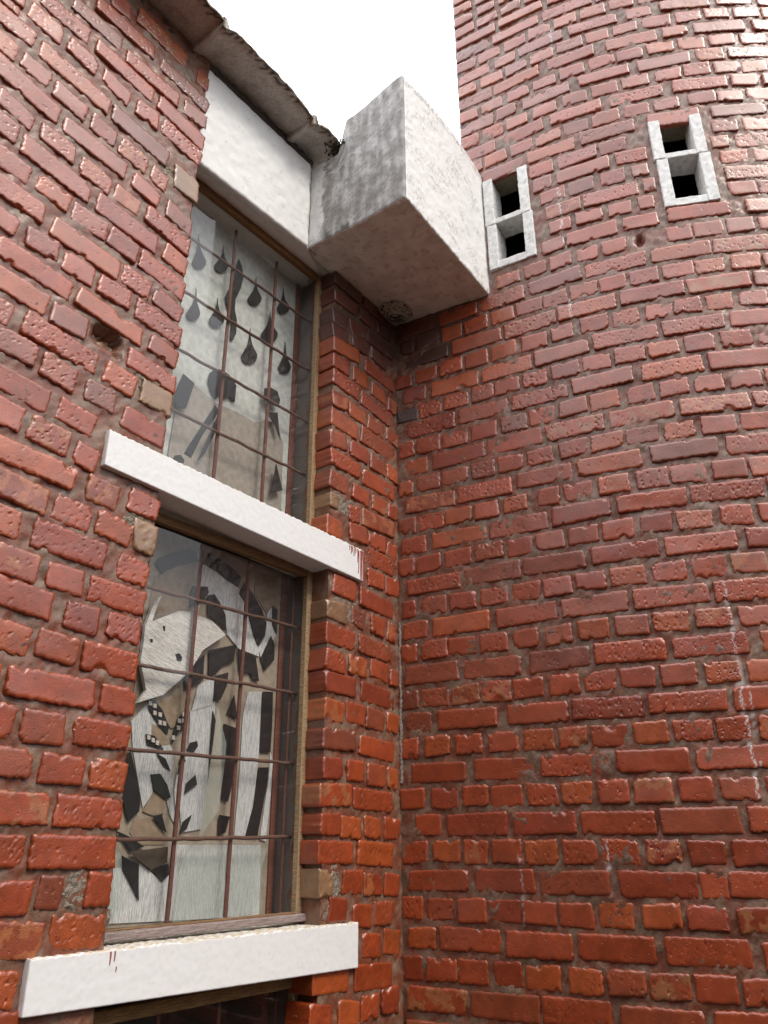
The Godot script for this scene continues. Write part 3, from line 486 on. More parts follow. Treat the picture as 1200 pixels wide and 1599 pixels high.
func make_materials() -> void:
	var fine := grain(0.11, 4, 11); var pits := grain(0.017, 1, 12, FastNoiseLite.TYPE_CELLULAR); var coarse := grain(0.012, 4, 13); var mask := grain(0.010, 2, 14)
	# relief of a brick face: fine grain, some sharp pits, shallow drag marks along the brick
	var drag := FastNoiseLite.new(); drag.seed = 15; drag.frequency = 1.0; drag.fractal_octaves = 2
	var rl := Image.create(512, 512, false, Image.FORMAT_L8); var mt := Image.create(512, 512, false, Image.FORMAT_L8)
	for y in 512:
		for x in 512:
			var g := fine.get_pixel(x, y).r; var mk := mask.get_pixel(x, y).r
			var pit := 1.0 - smoothstep(0.03, 0.085, pits.get_pixel(x, y).r + 0.05 * (g - 0.5))
			pit *= smoothstep(0.46, 0.54, mk)
			var dm := drag.get_noise_2d(x * 0.018, y * 0.075)
			rl.set_pixel(x, y, Color.from_hsv(0, 0, clampf(0.66 + 0.24 * (g - 0.5) - 0.62 * pit + 0.045 * dm, 0.0, 1.0)))
			mt.set_pixel(x, y, Color.from_hsv(0, 0, clampf(0.88 + 0.16 * (g - 0.5) + 0.14 * (coarse.get_pixel(x, y).r - 0.5), 0.0, 1.0)))
	var relief := rl; var mottle := mt
	var rough_t := mix_images(coarse, fine, func(a, b): return 0.84 + 0.10 * a + 0.06 * b)
	var sand := grain(0.16, 3, 21); var lumps := grain(0.03, 3, 22)
	var sandy := mix_images(sand, lumps, func(a, b): return 0.45 * a + 0.55 * b)
	var sandm := mix_images(sand, lumps, func(a, b): return 0.70 + 0.20 * a + 0.14 * b)
	var R := tex(relief); var MO := tex(mottle); var RT := tex(rough_t); var SA := tex(sandy); var SM := tex(sandm)
	M.brick = surf(0.44, 0.5, MO, R, 0.20, RT)
	M.brick.clearcoat_enabled = true; M.brick.clearcoat = 0.75; M.brick.clearcoat_roughness = 0.31
	M.mortar = surf(0.60, 0.45, SM, SA, 0.14)
	M.mortar.clearcoat_enabled = true; M.mortar.clearcoat = 0.5; M.mortar.clearcoat_roughness = 0.34
	M.cement = surf(0.9, 0.3, SM, SA, 0.5)
	M.plaster = surf(0.72, 0.4, MO, SA, 0.06)
	M.limewash = surf(0.7, 0.4, null, SA, 0.05)
	M.paint = surf(0.5, 0.45, null, SA, 0.008)
	# wood grain: streaks along x
	var gw := Image.create(256, 512, false, Image.FORMAT_L8)
	for y in 512:
		for x in 256:
			var k := nf.get_noise_2d(x * 0.012, y * 0.16) * 0.55 + nz.get_noise_2d(x * 0.05 + 70.0, y * 0.5) * 0.3
			gw.set_pixel(x, y, Color.from_hsv(0, 0, clampf(0.84 + 0.38 * k, 0.0, 1.0)))
	var GW := tex(gw)
	M.wood = surf(0.75, 0.35, GW, GW, 0.1)
	M.board = surf(0.7, 0.4, GW, GW, 0.06)
	M.card = surf(0.85, 0.3, MO, SA, 0.05)
	M.rust = surf(0.75, 0.4, SM, SA, 0.08)
	M.roof = surf(0.8, 0.35, SM, SA, 0.15)
	M.dark = surf(0.6, 0.4, MO, null, 0.0)
	M.room = surf(0.9, 0.3, null, null, 0.0)
	M.ground = surf(0.95, 0.3, SM, SA, 0.6)
	M.leaf = surf(0.6, 0.4, null, null, 0.0)
	var g := StandardMaterial3D.new()
	g.transparency = BaseMaterial3D.TRANSPARENCY_ALPHA; g.albedo_color = Color(0.55, 0.57, 0.56, 0.03); g.roughness = 0.03; g.metallic_specular = 0.43
	M.glass = g
	var s := StandardMaterial3D.new()
	s.transparency = BaseMaterial3D.TRANSPARENCY_ALPHA; s.albedo_color = Color(0.70, 0.76, 0.72, 0.30); s.roughness = 0.12; s.metallic_specular = 0.5
	M.shard = s

# ---------------------------------------------------------------- the scene
func _ready() -> void:
	rng.seed = 20240611
	nz.seed = 5; nz.frequency = 1.0; nz.noise_type = FastNoiseLite.TYPE_SIMPLEX; nz.fractal_type = FastNoiseLite.FRACTAL_NONE
	nf.seed = 9; nf.frequency = 1.0; nf.noise_type = FastNoiseLite.TYPE_SIMPLEX; nf.fractal_type = FastNoiseLite.FRACTAL_FBM; nf.fractal_octaves = 3
	cam = Camera3D.new(); cam.name = "camera"; add_child(cam)
	cam.position = Vector3(0, EYE, 0)
	cam.basis = Basis(Vector3.RIGHT, deg_to_rad(23.1396)) * Basis(Vector3(0, 0, 1), deg_to_rad(-0.25))
	cam.fov = rad_to_deg(2.0 * atan(799.5 / 1217.96)); cam.near = 0.05; cam.far = 300.0; cam.current = true
	var we := WorldEnvironment.new(); we.name = "world_environment"; add_child(we)
	var env := Environment.new(); we.environment = env
	env.background_mode = Environment.BG_SKY
	var sky := Sky.new(); var sm := ProceduralSkyMaterial.new()
	sm.sky_top_color = Color(0.97, 0.98, 1.0); sm.sky_horizon_color = Color(0.58, 0.59, 0.61); sm.sky_curve = 0.7
	sm.ground_bottom_color = Color(0.30, 0.28, 0.26); sm.ground_horizon_color = Color(0.6, 0.6, 0.6)
	sm.sun_angle_max = 0.0; sm.energy_multiplier = 2.4
	sky.sky_material = sm; env.sky = sky
	env.ambient_light_source = Environment.AMBIENT_SOURCE_SKY
	env.tonemap_mode = Environment.TONE_MAPPER_LINEAR
	env.tonemap_exposure = 1.7
	env.sdfgi_enabled = true; env.ssao_enabled = true; env.ssil_enabled = true
	var sun := DirectionalLight3D.new(); sun.name = "sun"; add_child(sun)
	sun.light_color = Color(1.0, 0.97, 0.93); sun.light_energy = 0.45; sun.light_angular_distance = 18.0; sun.shadow_enabled = true
	sun.look_at_from_position(Vector3.ZERO, -Vector3(0.60, 0.95, 0.55), Vector3.UP)

	make_materials()
	build_ground()
	build_facade()
	build_tower()
	build_gutter_box()
	build_panels()
	build_surroundings()

func build_ground() -> void:
	var b := Bag.new(); var p := PackedVector3Array(); var uv := PackedVector2Array(); var col := PackedColorArray()
	for j in 41:
		for i in 41:
			var x := (i - 20) * 4.0; var y := (j - 20) * 4.0
			p.append(Vector3(x, 0, -y)); uv.append(Vector2(x, y)); col.append(Color(0.085, 0.066, 0.05) * (1.0 + 0.3 * nf.get_noise_2d(x * 0.2, y * 0.2)))
	grid(b, p, 41, 41, uv, col)
	tag(put(b.mesh(), "ground", M.ground, self), "", "", "", "structure")

func facade_xf() -> Transform3D:
	var x := Vector3(sin(AZ), 0, -cos(AZ)); var z := Vector3(cos(AZ), 0, sin(AZ))
	return Transform3D(Basis(x, Vector3.UP, z), Vector3(CORNER.x, 0, -CORNER.y))

# ---- facade, in its own axes: x = -s, y = h + EYE, z = n
const WIN_R := 0.417
const WIN_L := 1.147
func facade_skin(parent: Node, s0: float, s1: float, h0: float, h1: float, cell: float, called: String) -> MeshInstance3D:
	var b := Bag.new()
	var nx := int(ceil((s1 - s0) / cell)) + 1; var ny := int(ceil((h1 - h0) / cell)) + 1
	var p := PackedVector3Array(); var uv := PackedVector2Array(); var col := PackedColorArray()
	for j in ny:
		var h := lerpf(h0, h1, float(j) / (ny - 1))
		for i in nx:
			var s := lerpf(s1, s0, float(i) / (nx - 1))
			var z := 0.0026 + nf.get_noise_2d(s * 30.0, h * 30.0) * 0.0040 + nf.get_noise_2d(s * 9.0, h * 9.0) * 0.004
			var c := mortar_colour(s, h, 0.58)
			if s < 0.45 and h > 1.75: c = mould(c, s + 3.0, h)
			# the missing brick
			var hs := (s - 1.372) / 0.047; var hh := (h - 1.300 - (s - 1.372) * 0.15) / 0.027
			if absf(hs) < 1.0 and absf(hh) < 1.0:
				z -= 0.034 * (1.0 + 0.5 * nf.get_noise_2d(s * 90.0, h * 90.0)) - 0.012 * nf.get_noise_2d(s * 200.0, h * 200.0)
				c = Color(0.26, 0.11, 0.05) * (1.0 + 0.7 * nf.get_noise_2d(s * 150.0, h * 150.0))
			p.append(Vector3(-s, h + EYE, z)); uv.append(Vector2(-s, h) * 4.0); col.append(c)
	grid(b, p, nx, ny, uv, col)
	return put(b.mesh(), called, M.mortar, parent)

func reveal_skin(parent: Node, s: float, facing: float) -> void:
	var b := Bag.new(); var p := PackedVector3Array(); var uv := PackedVector2Array(); var col := PackedColorArray()
	var ny := 180
	for j in ny:
		var h := lerpf(-1.5, 2.62, float(j) / (ny - 1))
		for i in 8:
			var n := lerpf(0.003, -0.13, i / 7.0) if facing > 0.0 else lerpf(-0.13, 0.003, i / 7.0)
			p.append(Vector3(-s - facing * nf.get_noise_2d(n * 40.0, h * 30.0) * 0.002, h + EYE, n)); uv.append(Vector2(n, h) * 4.0); col.append(mortar_colour(n + s * 9.0, h, 0.3))
	grid(b, p, 8, ny, uv, col)
	put(b.mesh(), "jamb", M.mortar, parent)

func build_facade() -> void:
	var o := base("brick_building", facade_xf())
	tag(o, "red painted brick building with tall grilled windows and white concrete sills", "building")
	var wall := facade_skin(o, WIN_L, 2.35, -0.75, 2.66, 0.011, "wall")
	var pier := facade_skin(o, -0.02, WIN_R, -0.75, 2.3, 0.011, "pier")
	# rest of the walls, beyond the picture and behind the skin
	var far := facade_skin(o, 2.35, 4.2, -EYE, 2.66, 0.04, "far_wall")
	var low := facade_skin(o, WIN_L, 2.35, -EYE, -0.75, 0.04, "lower_wall")
	facade_skin(o, -0.02, WIN_R, -EYE, -0.75, 0.04, "lower_pier")
	reveal_skin(o, WIN_R, -1.0)
	reveal_skin(o, WIN_L, 1.0)
	var plast := Color(0.16, 0.14, 0.12)
	for q in [[WIN_L, 4.2, -EYE, 2.66], [-0.02, WIN_R, -EYE, 2.66]]:
		simple_box("wall_core", Vector3(-(q[0] + q[1]) * 0.5, (q[2] + q[3]) * 0.5 + EYE, -0.155), Vector3(q[1] - q[0], q[3] - q[2], 0.15), 0.004, plast, M.room, o, 0.5)
	# the room behind: back wall, far ends, floor and ceiling
	simple_box("room_back", Vector3(-2.1, 2.13, -3.15), Vector3(4.4, 4.26, 0.1), 0.004, plast, M.room, o, 1.0)
	simple_box("room_end", Vector3(0.06, 2.13, -1.6), Vector3(0.1, 4.26, 3.1), 0.004, plast, M.room, o, 1.0)
	simple_box("room_end", Vector3(-4.16, 2.13, -1.6), Vector3(0.1, 4.26, 3.1), 0.004, plast, M.room, o, 1.0)
	simple_box("room_floor", Vector3(-2.1, 0.05, -1.6), Vector3(4.3, 0.08, 3.0), 0.004, plast, M.room, o, 1.0)
	simple_box("room_ceiling", Vector3(-2.1, 4.28, -1.6), Vector3(4.3, 0.06, 3.1), 0.004, plast, M.room, o, 1.0)

	# bricks
	for q in FACADE_BRICKS:
		var w: float = q[1] - q[0] + 0.004
		var s: float = (q[0] + q[1]) * 0.5; var h: float = (q[2] + q[3]) * 0.5
		var turn := atan2(q[2] - q[3], q[1] - q[0])
		var left: bool = s > 0.7
		var quoin: bool = (left and q[0] < 1.17) or (not left and q[1] > 0.40)
		var hh := 0.0695 + rng.randf_range(-0.004, 0.004)
		var kind := ""
		if not left and h > 1.88: kind = "damp_shade"
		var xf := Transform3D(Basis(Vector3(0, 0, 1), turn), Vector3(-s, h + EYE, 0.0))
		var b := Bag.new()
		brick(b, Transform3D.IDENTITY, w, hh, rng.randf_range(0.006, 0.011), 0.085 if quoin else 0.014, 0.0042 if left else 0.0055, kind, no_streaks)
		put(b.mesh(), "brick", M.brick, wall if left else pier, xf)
	for q in [[1.133, 1.236, 2.03, 0.098], [1.137, 1.248, 1.197, 0.075], [1.134, 1.212, 0.77, 0.088], [0.372, 0.421, 1.152, 0.055], [0.316, 0.421, 0.745, 0.068], [0.365, 0.43, -0.105, 0.075], [1.24, 1.30, -0.40, 0.06]]:
		var b := Bag.new(); var left: bool = q[0] > 0.7
		brick(b, Transform3D.IDENTITY, q[1] - q[0], q[3], 0.010, 0.085, 0.0085, "tan", no_streaks)
		tag(put(b.mesh(), "brick", M.brick, wall if left else pier, Transform3D(Basis(), Vector3(-(q[0] + q[1]) * 0.5, q[2] + EYE, 0.0))), "bare tan brick set in grey cement")
	# the dark courses under the gutter box
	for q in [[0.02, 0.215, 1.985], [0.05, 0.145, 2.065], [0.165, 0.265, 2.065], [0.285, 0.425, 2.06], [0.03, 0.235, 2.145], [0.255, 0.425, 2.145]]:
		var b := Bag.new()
		brick(b, Transform3D.IDENTITY, q[1] - q[0], 0.062, 0.011, 0.085 if q[1] > 0.4 else 0.014, 0.011, "damp_shade", no_streaks)
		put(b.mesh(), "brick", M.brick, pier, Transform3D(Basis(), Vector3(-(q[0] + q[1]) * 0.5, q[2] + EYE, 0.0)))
	# courses that run on beyond the picture
	var rest := Bag.new()
	for e in FACADE_ENDS: course(rest, e[0], 4.15, e[1], 0.02)
	for k in 11:
		var h := -0.60 - k * COURSE
		if h < -1.55: break
		course(rest, WIN_L + 0.01, 4.15, h, 0.02); course(rest, 0.02, WIN_R + 0.01, h, 0.02)
	for k in 3: course(rest, 2.0 - k * 0.12, 4.15, 2.35 + k * 0.09, 0.02)
	tag(put(rest.mesh(), "brickwork", M.brick, far), "", "", "", "stuff")

	# rough cement where bricks were broken out and patched
	for q in [[1.235, 1.285, -0.045, 0.02], [1.24, 1.30, -0.125, 0.04], [1.262, 2.03, 0.03, 0.06], [1.23, 1.245, 0.075, 0.05], [1.205, 0.80, 0.05, 0.06], [0.335, 1.15, 0.075, 0.055], [0.325, 0.765, 0.085, 0.06], [0.36, -0.10, 0.05, 0.075], [0.385, 0.83, 0.03, 0.04], [0.36, -0.19, 0.05, 0.04], [1.235, -0.02, 0.06, 0.02], [1.235, -0.09, 0.045, 0.05], [1.20, -0.15, 0.07, 0.018]]:
		if q.size() == 4 and q[2] > 0.0: cement(o, q[0], q[1], q[2], q[3])

	# lintel above the upper window, cracked off where the gutter box begins
	var lin := Bag.new()
	var jag := func(q: Vector3) -> Vector3:
		if q.x > -0.62:
			var s_end := 0.591 + 0.009 * nf.get_noise_2d(q.y * 14.0, 3.0) + 0.004 * nf.get_noise_2d(q.y * 60.0, 8.0)
			if q.z < 0.0: s_end += maxf(q.z * 2.4, -0.17)
			q.x = lerpf(-0.62, -s_end, (q.x + 0.62) / 0.04)
		if q.z > -0.02 and q.y < 2.18 + EYE + 0.03: q.y += (-q.x - 0.6) * -0.04
		return q
	rough_box(lin, Vector3(-0.866, 2.405 + EYE, -0.11), Vector3(0.572, 0.438, 0.232), 0.012, 0.009, 0.003, 16.0, jag, white_concrete)
	put(lin.mesh(), "lintel", M.limewash, o)

	# sills
	sill(o, [0.24, 1.333], [1.001, 1.029], [0.880, 0.922], 0.021, true)
	sill(o, [0.255, 1.33], [-0.216, -0.212], [-0.339, -0.317], 0.021, false)

	window(o, 1.03, 2.185, [1.976, 1.743, 1.51, 1.281], [0.84, 0.62], Color(0.30, 0.155, 0.065))
	window(o, -0.205, 0.895, [0.02, 0.24, 0.465, 0.69], [0.862, 0.66, 0.44], Color(0.30, 0.175, 0.085))  # the thin third post is added in place of a bar reflection
	window(o, -1.45, -0.345, [-0.6, -0.85, -1.1], [0.862, 0.66, 0.44], Color(0.36, 0.22, 0.10))
	# lower edge: weathered rail of the lower window
	simple_box("bottom_rail", Vector3(-0.777, -0.196 + EYE, -0.070), Vector3(0.745, 0.020, 0.040), 0.004, Color(0.33, 0.26, 0.24), M.wood, o, 0.02, 0.002)
	build_roof(o)

func course(b: Bag, a: float, z: float, h: float, joint: float) -> void:
	var s := a + joint
	var heads := rng.randf() < 0.5
	while s < z - 0.05:
		var w := 0.1 if heads else 0.215
		w = minf(w + rng.randf_range(-0.008, 0.006), z - s)
		brick(b, Transform3D(Basis(), Vector3(-s - w * 0.5, h + EYE, 0.0)), w, 0.061, 0.012, 0.014, 0.03, "", no_streaks)
		s += w + joint

func cement(parent: Node, s: float, h: float, rs: float, rh: float) -> void:
	var b := Bag.new(); var p := PackedVector3Array(); var uv := PackedVector2Array(); var col := PackedColorArray()
	var nx := int(rs * 2.0 / 0.004) + 2; var ny := int(rh * 2.0 / 0.004) + 2
	for j in ny:
		for i in nx:
			var x := lerpf(-1, 1, i / float(nx - 1)); var y := lerpf(-1, 1, j / float(ny - 1))
			var px := -s + x * rs; var py := h + y * rh
			var e := 1.0 - pow(x * x + y * y, 1.2) + 0.55 * nf.get_noise_2d(px * 35.0, py * 35.0)
			var z := -0.008 + 0.012 * clampf(e * 1.6, 0.0, 1.0) + 0.003 * nf.get_noise_2d(px * 60.0 + 9.0, py * 60.0) + 0.001 * nz.get_noise_2d(px * 300.0, py * 300.0)
			p.append(Vector3(px, py + EYE, z)); uv.append(Vector2(px, py) * 4.0)
			col.append(Color(0.31, 0.26, 0.205) * (1.0 + 0.25 * nf.get_noise_2d(px * 60.0, py * 60.0)))
	grid(b, p, nx, ny, uv, col)
	tag(put(b.mesh(), "cement_patch", M.cement, parent), "rough grey cement patch")

func white_concrete(q: Vector3, _d: Vector3) -> Color:
	var c := Color(0.68, 0.67, 0.65)
	var sp := nf.get_noise_3dv(q * 26.0)
	if sp > 0.62: c = c.lerp(Color(0.45, 0.42, 0.37), 0.5)
	return c * (1.0 + 0.035 * nf.get_noise_3dv(q * 12.0))

func sill(parent: Node, ss: Array, top: Array, bot: Array, n: float, drips: bool) -> void:
	var b := Bag.new()
	var s0: float = ss[0]; var s1: float = ss[1]
	var bend := func(q: Vector3) -> Vector3:
		var k := (-q.x - s0) / (s1 - s0)
		var t: float = lerpf(top[0], top[1], k); var u: float = lerpf(bot[0], bot[1], k)
		q.y = lerpf(u, t, q.y) + EYE
		if q.y > t + EYE - 0.02: q.y += 0.003 * nf.get_noise_2d(q.x * 40.0, 5.0)
		return q
	var paint := func(q: Vector3, d: Vector3) -> Color:
		var c := Color(0.71, 0.705, 0.70) * (1.0 + 0.04 * nf.get_noise_3dv(q * 9.0))
		var s := -q.x
		if q.y > 0.93 and d.y > 0.3: c = c.lerp(Color(0.46, 0.37, 0.23), 0.8 if nf.get_noise_2d(s * 30.0, q.z * 60.0) > -0.1 else 0.15)
		var gr := nf.get_noise_2d(s * 26.0, q.y * 5.0) + 0.5 * nf.get_noise_2d(s * 150.0, q.y * 20.0)
		if gr > 0.58: c = c.lerp(Color(0.50, 0.46, 0.40), clampf((gr - 0.58) * 1.2, 0.0, 0.25))
		return c
	# built with y from 0 (bottom) to 1 (top), then bent into place
	var sy := 1.0
	var hf := Vector3((s1 - s0), sy, 0.16 + n)
	var tmp := Bag.new()
	sill_box(tmp, Vector3(-(s0 + s1) * 0.5, 0.5, n - hf.z * 0.5), hf, bend, paint)
	var so := put(tmp.mesh(), "window_sill", M.paint, parent)
	# red paint that ran down the white face: thin tapering runs
	var runs := [[0.247, 0.995, 0.115, 0.0045], [0.256, 0.996, 0.112, 0.003], [0.262, 0.994, 0.108, 0.0022], [0.273, 0.990, 0.085, 0.0025], [0.279, 0.996, 0.05, 0.002], [0.291, 0.996, 0.02, 0.002], [0.300, 0.997, 0.034, 0.0018], [0.310, 0.997, 0.022, 0.0018], [0.316, 0.997, 0.03, 0.0016], [0.325, 0.998, 0.02, 0.0016]] if drips else [[1.138, -0.216, 0.026, 0.0018], [1.127, -0.216, 0.020, 0.0016], [1.120, -0.247, 0.010, 0.0010]]
	for k in runs:
		var x: float = -k[0]; var y: float = k[1] + EYE; var l: float = k[2]; var w: float = k[3]
		var pts := PackedVector2Array([Vector2(x - w * 0.9, y), Vector2(x + w * 0.9, y), Vector2(x + w * 0.5 + 0.001, y - l * 0.4), Vector2(x + w * 0.45, y - l * 0.8), Vector2(x + w * 0.3, y - l), Vector2(x - w * 0.4, y - l), Vector2(x - w * 0.45, y - l * 0.75), Vector2(x - w * 0.4, y - l * 0.35)])
		put(plate(pts, n + 0.0022, 0.002, Color(0.42, 0.12, 0.09)), "paint_run", M.dark, so)

# like rough_box, but the height runs from 0 to 1 and the edges are rounded after bending
func sill_box(b: Bag, mid: Vector3, size: Vector3, deform: Callable, paint: Callable) -> void:
	var tall := 0.115
	var d2 := func(q: Vector3) -> Vector3: return deform.call(Vector3(q.x, q.y / tall, q.z))
	var p2 := func(q: Vector3, d: Vector3) -> Color: return paint.call(Vector3(q.x, q.y / tall, q.z), d)
	rough_box(b, Vector3(mid.x, 0.5 * tall, mid.z), Vector3(size.x, tall, size.z), 0.004, 0.006, 0.0006, 40.0, d2, p2)

func window(parent: Node, h0: float, h1: float, rails: Array, posts: Array, wood: Color) -> void:
	var o := Node3D.new(); o.name = "window"; parent.add_child(o, true)
	var z := -0.079
	var hm := (h0 + h1) * 0.5 + EYE
	# frame: two stiles, head and foot
	simple_box("frame", Vector3(-WIN_R - 0.013, hm, z), Vector3(0.026, h1 - h0, 0.022), 0.003, wood.lerp(Color(0.52, 0.38, 0.22), 0.6), M.wood, o, 0.02, 0.0015)
	simple_box("frame", Vector3(-WIN_L + 0.013, hm, z), Vector3(0.026, h1 - h0, 0.022), 0.003, wood, M.wood, o, 0.02, 0.0015)
	simple_box("frame", Vector3(-(WIN_R + WIN_L) * 0.5, h1 - 0.016 + EYE, z), Vector3(WIN_L - WIN_R - 0.054, 0.030, 0.022), 0.003, wood * 0.9, M.wood, o, 0.02, 0.0015)
	simple_box("frame", Vector3(-(WIN_R + WIN_L) * 0.5, h0 + 0.012 + EYE, z - 0.001), Vector3(WIN_L - WIN_R - 0.054, 0.024, 0.022), 0.003, wood * 0.8, M.wood, o, 0.02, 0.0015)
	var pane := QuadMesh.new(); pane.size = Vector2(WIN_L - WIN_R - 0.05, h1 - h0 - 0.05)
	put(pane, "pane", M.glass, o, Transform3D(Basis(), Vector3(-(WIN_R + WIN_L) * 0.5, hm, -0.086)))
	for h in rails:
		var b := Bag.new(); var pts := PackedVector3Array()
		for k in 40: pts.append(Vector3(-lerpf(0.412, 1.14, k / 39.0), h + EYE - 0.012 * (0.5 - k / 39.0) * -1.0 + 0.0025 * nf.get_noise_2d(k * 0.15, h * 9.0), -0.125 + 0.002 * nf.get_noise_2d(k * 0.12, h * 5.0)))
		tube(b, pts, 0.0056, 8, Color(0.15, 0.075, 0.052), 0.12); put(b.mesh(), "bar", M.rust, o)
	for s in posts:
		var b := Bag.new(); var pts := PackedVector3Array()
		for k in 50: pts.append(Vector3(-s + 0.002 * nf.get_noise_2d(k * 0.06, s * 9.0), lerpf(h0 + 0.02, h1 - 0.02, k / 49.0) + EYE, -0.137))
		tube(b, pts, 0.0066 if s > 0.5 else 0.005, 8, Color(0.17, 0.066, 0.045), 0.10); put(b.mesh(), "bar", M.rust, o)
	# inner post that carries the panel
	simple_box("post", Vector3(-0.444, hm, -0.20), Vector3(0.026, h1 - h0, 0.05), 0.003, Color(0.22, 0.075, 0.05), M.wood, o, 0.03, 0.001)

func build_roof(o: Node) -> void:
	var roof := Node3D.new(); roof.name = "roof"; o.add_child(roof, true)
	# three sheets, each lapping over the next, seen from below
	for q in [[0.515, 0.735, 0.0], [0.705, 1.225, 0.004], [1.195, 1.72, 0.008], [1.69, 2.21, 0.012], [2.18, 2.70, 0.016], [2.67, 3.2, 0.02], [3.17, 3.7, 0.024], [3.67, 4.2, 0.028]]:
		var s0: float = q[0]; var s1: float = q[1]; var up: float = q[2]
		var b := Bag.new()
		var bend := func(p: Vector3) -> Vector3:
			var k := (-p.x - s0) / (s1 - s0)
			var lift := 0.020 * sin(PI * clampf(k, 0.0, 1.0))
			# the near edge is rolled downwards and its rim stands up
			var wd := (1.0 - k) * (s1 - s0)
			lift -= 0.022 * (1.0 - smoothstep(0.012, 0.07, wd))
			if wd < 0.016 and p.y > 0.004: lift += 0.040
			var n := p.z
			p.y += 2.652 + EYE + lift + up * 0.3 + (0.15 - n) * 0.06
			p.z += 0.006 * nf.get_noise_2d(p.x * 9.0, n) + (-p.x - 0.8) * 0.03 if n > 0.1 else 0.0
			return p
		var paint := func(p: Vector3, d: Vector3) -> Color:
			var c := Color(0.74, 0.69, 0.62)
			var m := nf.get_noise_2d(p.x * 14.0, p.z * 22.0)
			var edge: float = 0.55 if p.z > 0.115 + 0.02 * m else 0.0
			c = c.lerp(Color(0.36, 0.24, 0.17), clampf(0.05 + m * 0.55 + edge * 0.8, 0.0, 0.9))
			if p.z > 0.136 + 0.03 * nf.get_noise_2d(p.x * 40.0, p.z * 40.0) and nf.get_noise_2d(p.x * 90.0, p.z * 90.0) > -0.2: c = Color(0.11, 0.095, 0.07)   # moss on the outer rim
			return c
		rough_box(b, Vector3(-(s0 + s1) * 0.5, 0.006, -0.35), Vector3(s1 - s0, 0.013, 1.0), 0.004, 0.012, 0.002, 40.0, bend, paint)
		put(b.mesh(), "roof_sheet", M.roof, roof)
	# wall plate of mortar under the sheets
	simple_box("eaves_mortar", Vector3(-2.37, 2.645 + EYE, -0.06), Vector3(3.6, 0.05, 0.12), 0.01, Color(0.12, 0.10, 0.09), M.cement, roof, 0.02, 0.008)
	# moss and litter gathered where the sheets end at the gutter
	var mb := Bag.new()
	for k in 240:
		var c := Vector3(-rng.randfn(0.560, 0.024), 2.655 + EYE + absf(rng.randfn(0.0, 0.006)), rng.randfn(0.125, 0.022))
		var r := rng.randf_range(0.002, 0.0065)
		lump(mb, c, r, Color(0.09, 0.09, 0.05).lerp(Color(0.14, 0.10, 0.07), rng.randf()))
	tag(put(mb.mesh(), "moss", M.cement, roof), "dark moss and litter on the roof edge", "", "", "stuff")

func lump(b: Bag, c: Vector3, r: float, col: Color) -> void:
	var o := b.v.size()
	for d in [Vector3(1, 0, 0), Vector3(-1, 0, 0), Vector3(0, 1, 0), Vector3(0, -1, 0), Vector3(0, 0, 1), Vector3(0, 0, -1)]:
		b.v.append(c + d * r * rng.randf_range(0.6, 1.5)); b.n.append(d); b.u.append(Vector2(c.x, c.y)); b.c.append(col)
	for f in [[0, 2, 4], [2, 1, 4], [1, 3, 4], [3, 0, 4], [2, 0, 5], [1, 2, 5], [3, 1, 5], [0, 3, 5]]:
		b.i.append_array(PackedInt32Array([o + f[0], o + f[2], o + f[1]]))

# ---------------------------------------------------------------- tower
const VENTS := [[0.470, 0.678, 2.262, 2.768, 2.505], [1.194, 1.402, 2.322, 2.790, 2.575]]   # t0, t1, bottom, top, middle bar

func in_view(xf: Transform3D, w: float) -> float:      # rough size in the picture
	var p := cam.global_transform.affine_inverse() * xf.origin
	if p.z > -0.2: return 0.0
	var f := 1217.96
	var x := 600.0 - f * p.x / p.z; var y := 800.0 + f * p.y / p.z
	if x < -30.0 or x > 1230.0 or y < -20.0 or y > 1620.0: return 0.0
	var look := (xf.origin - cam.position).normalized()
	return w / (p.z * p.z) * absf(look.dot(xf.basis.z))

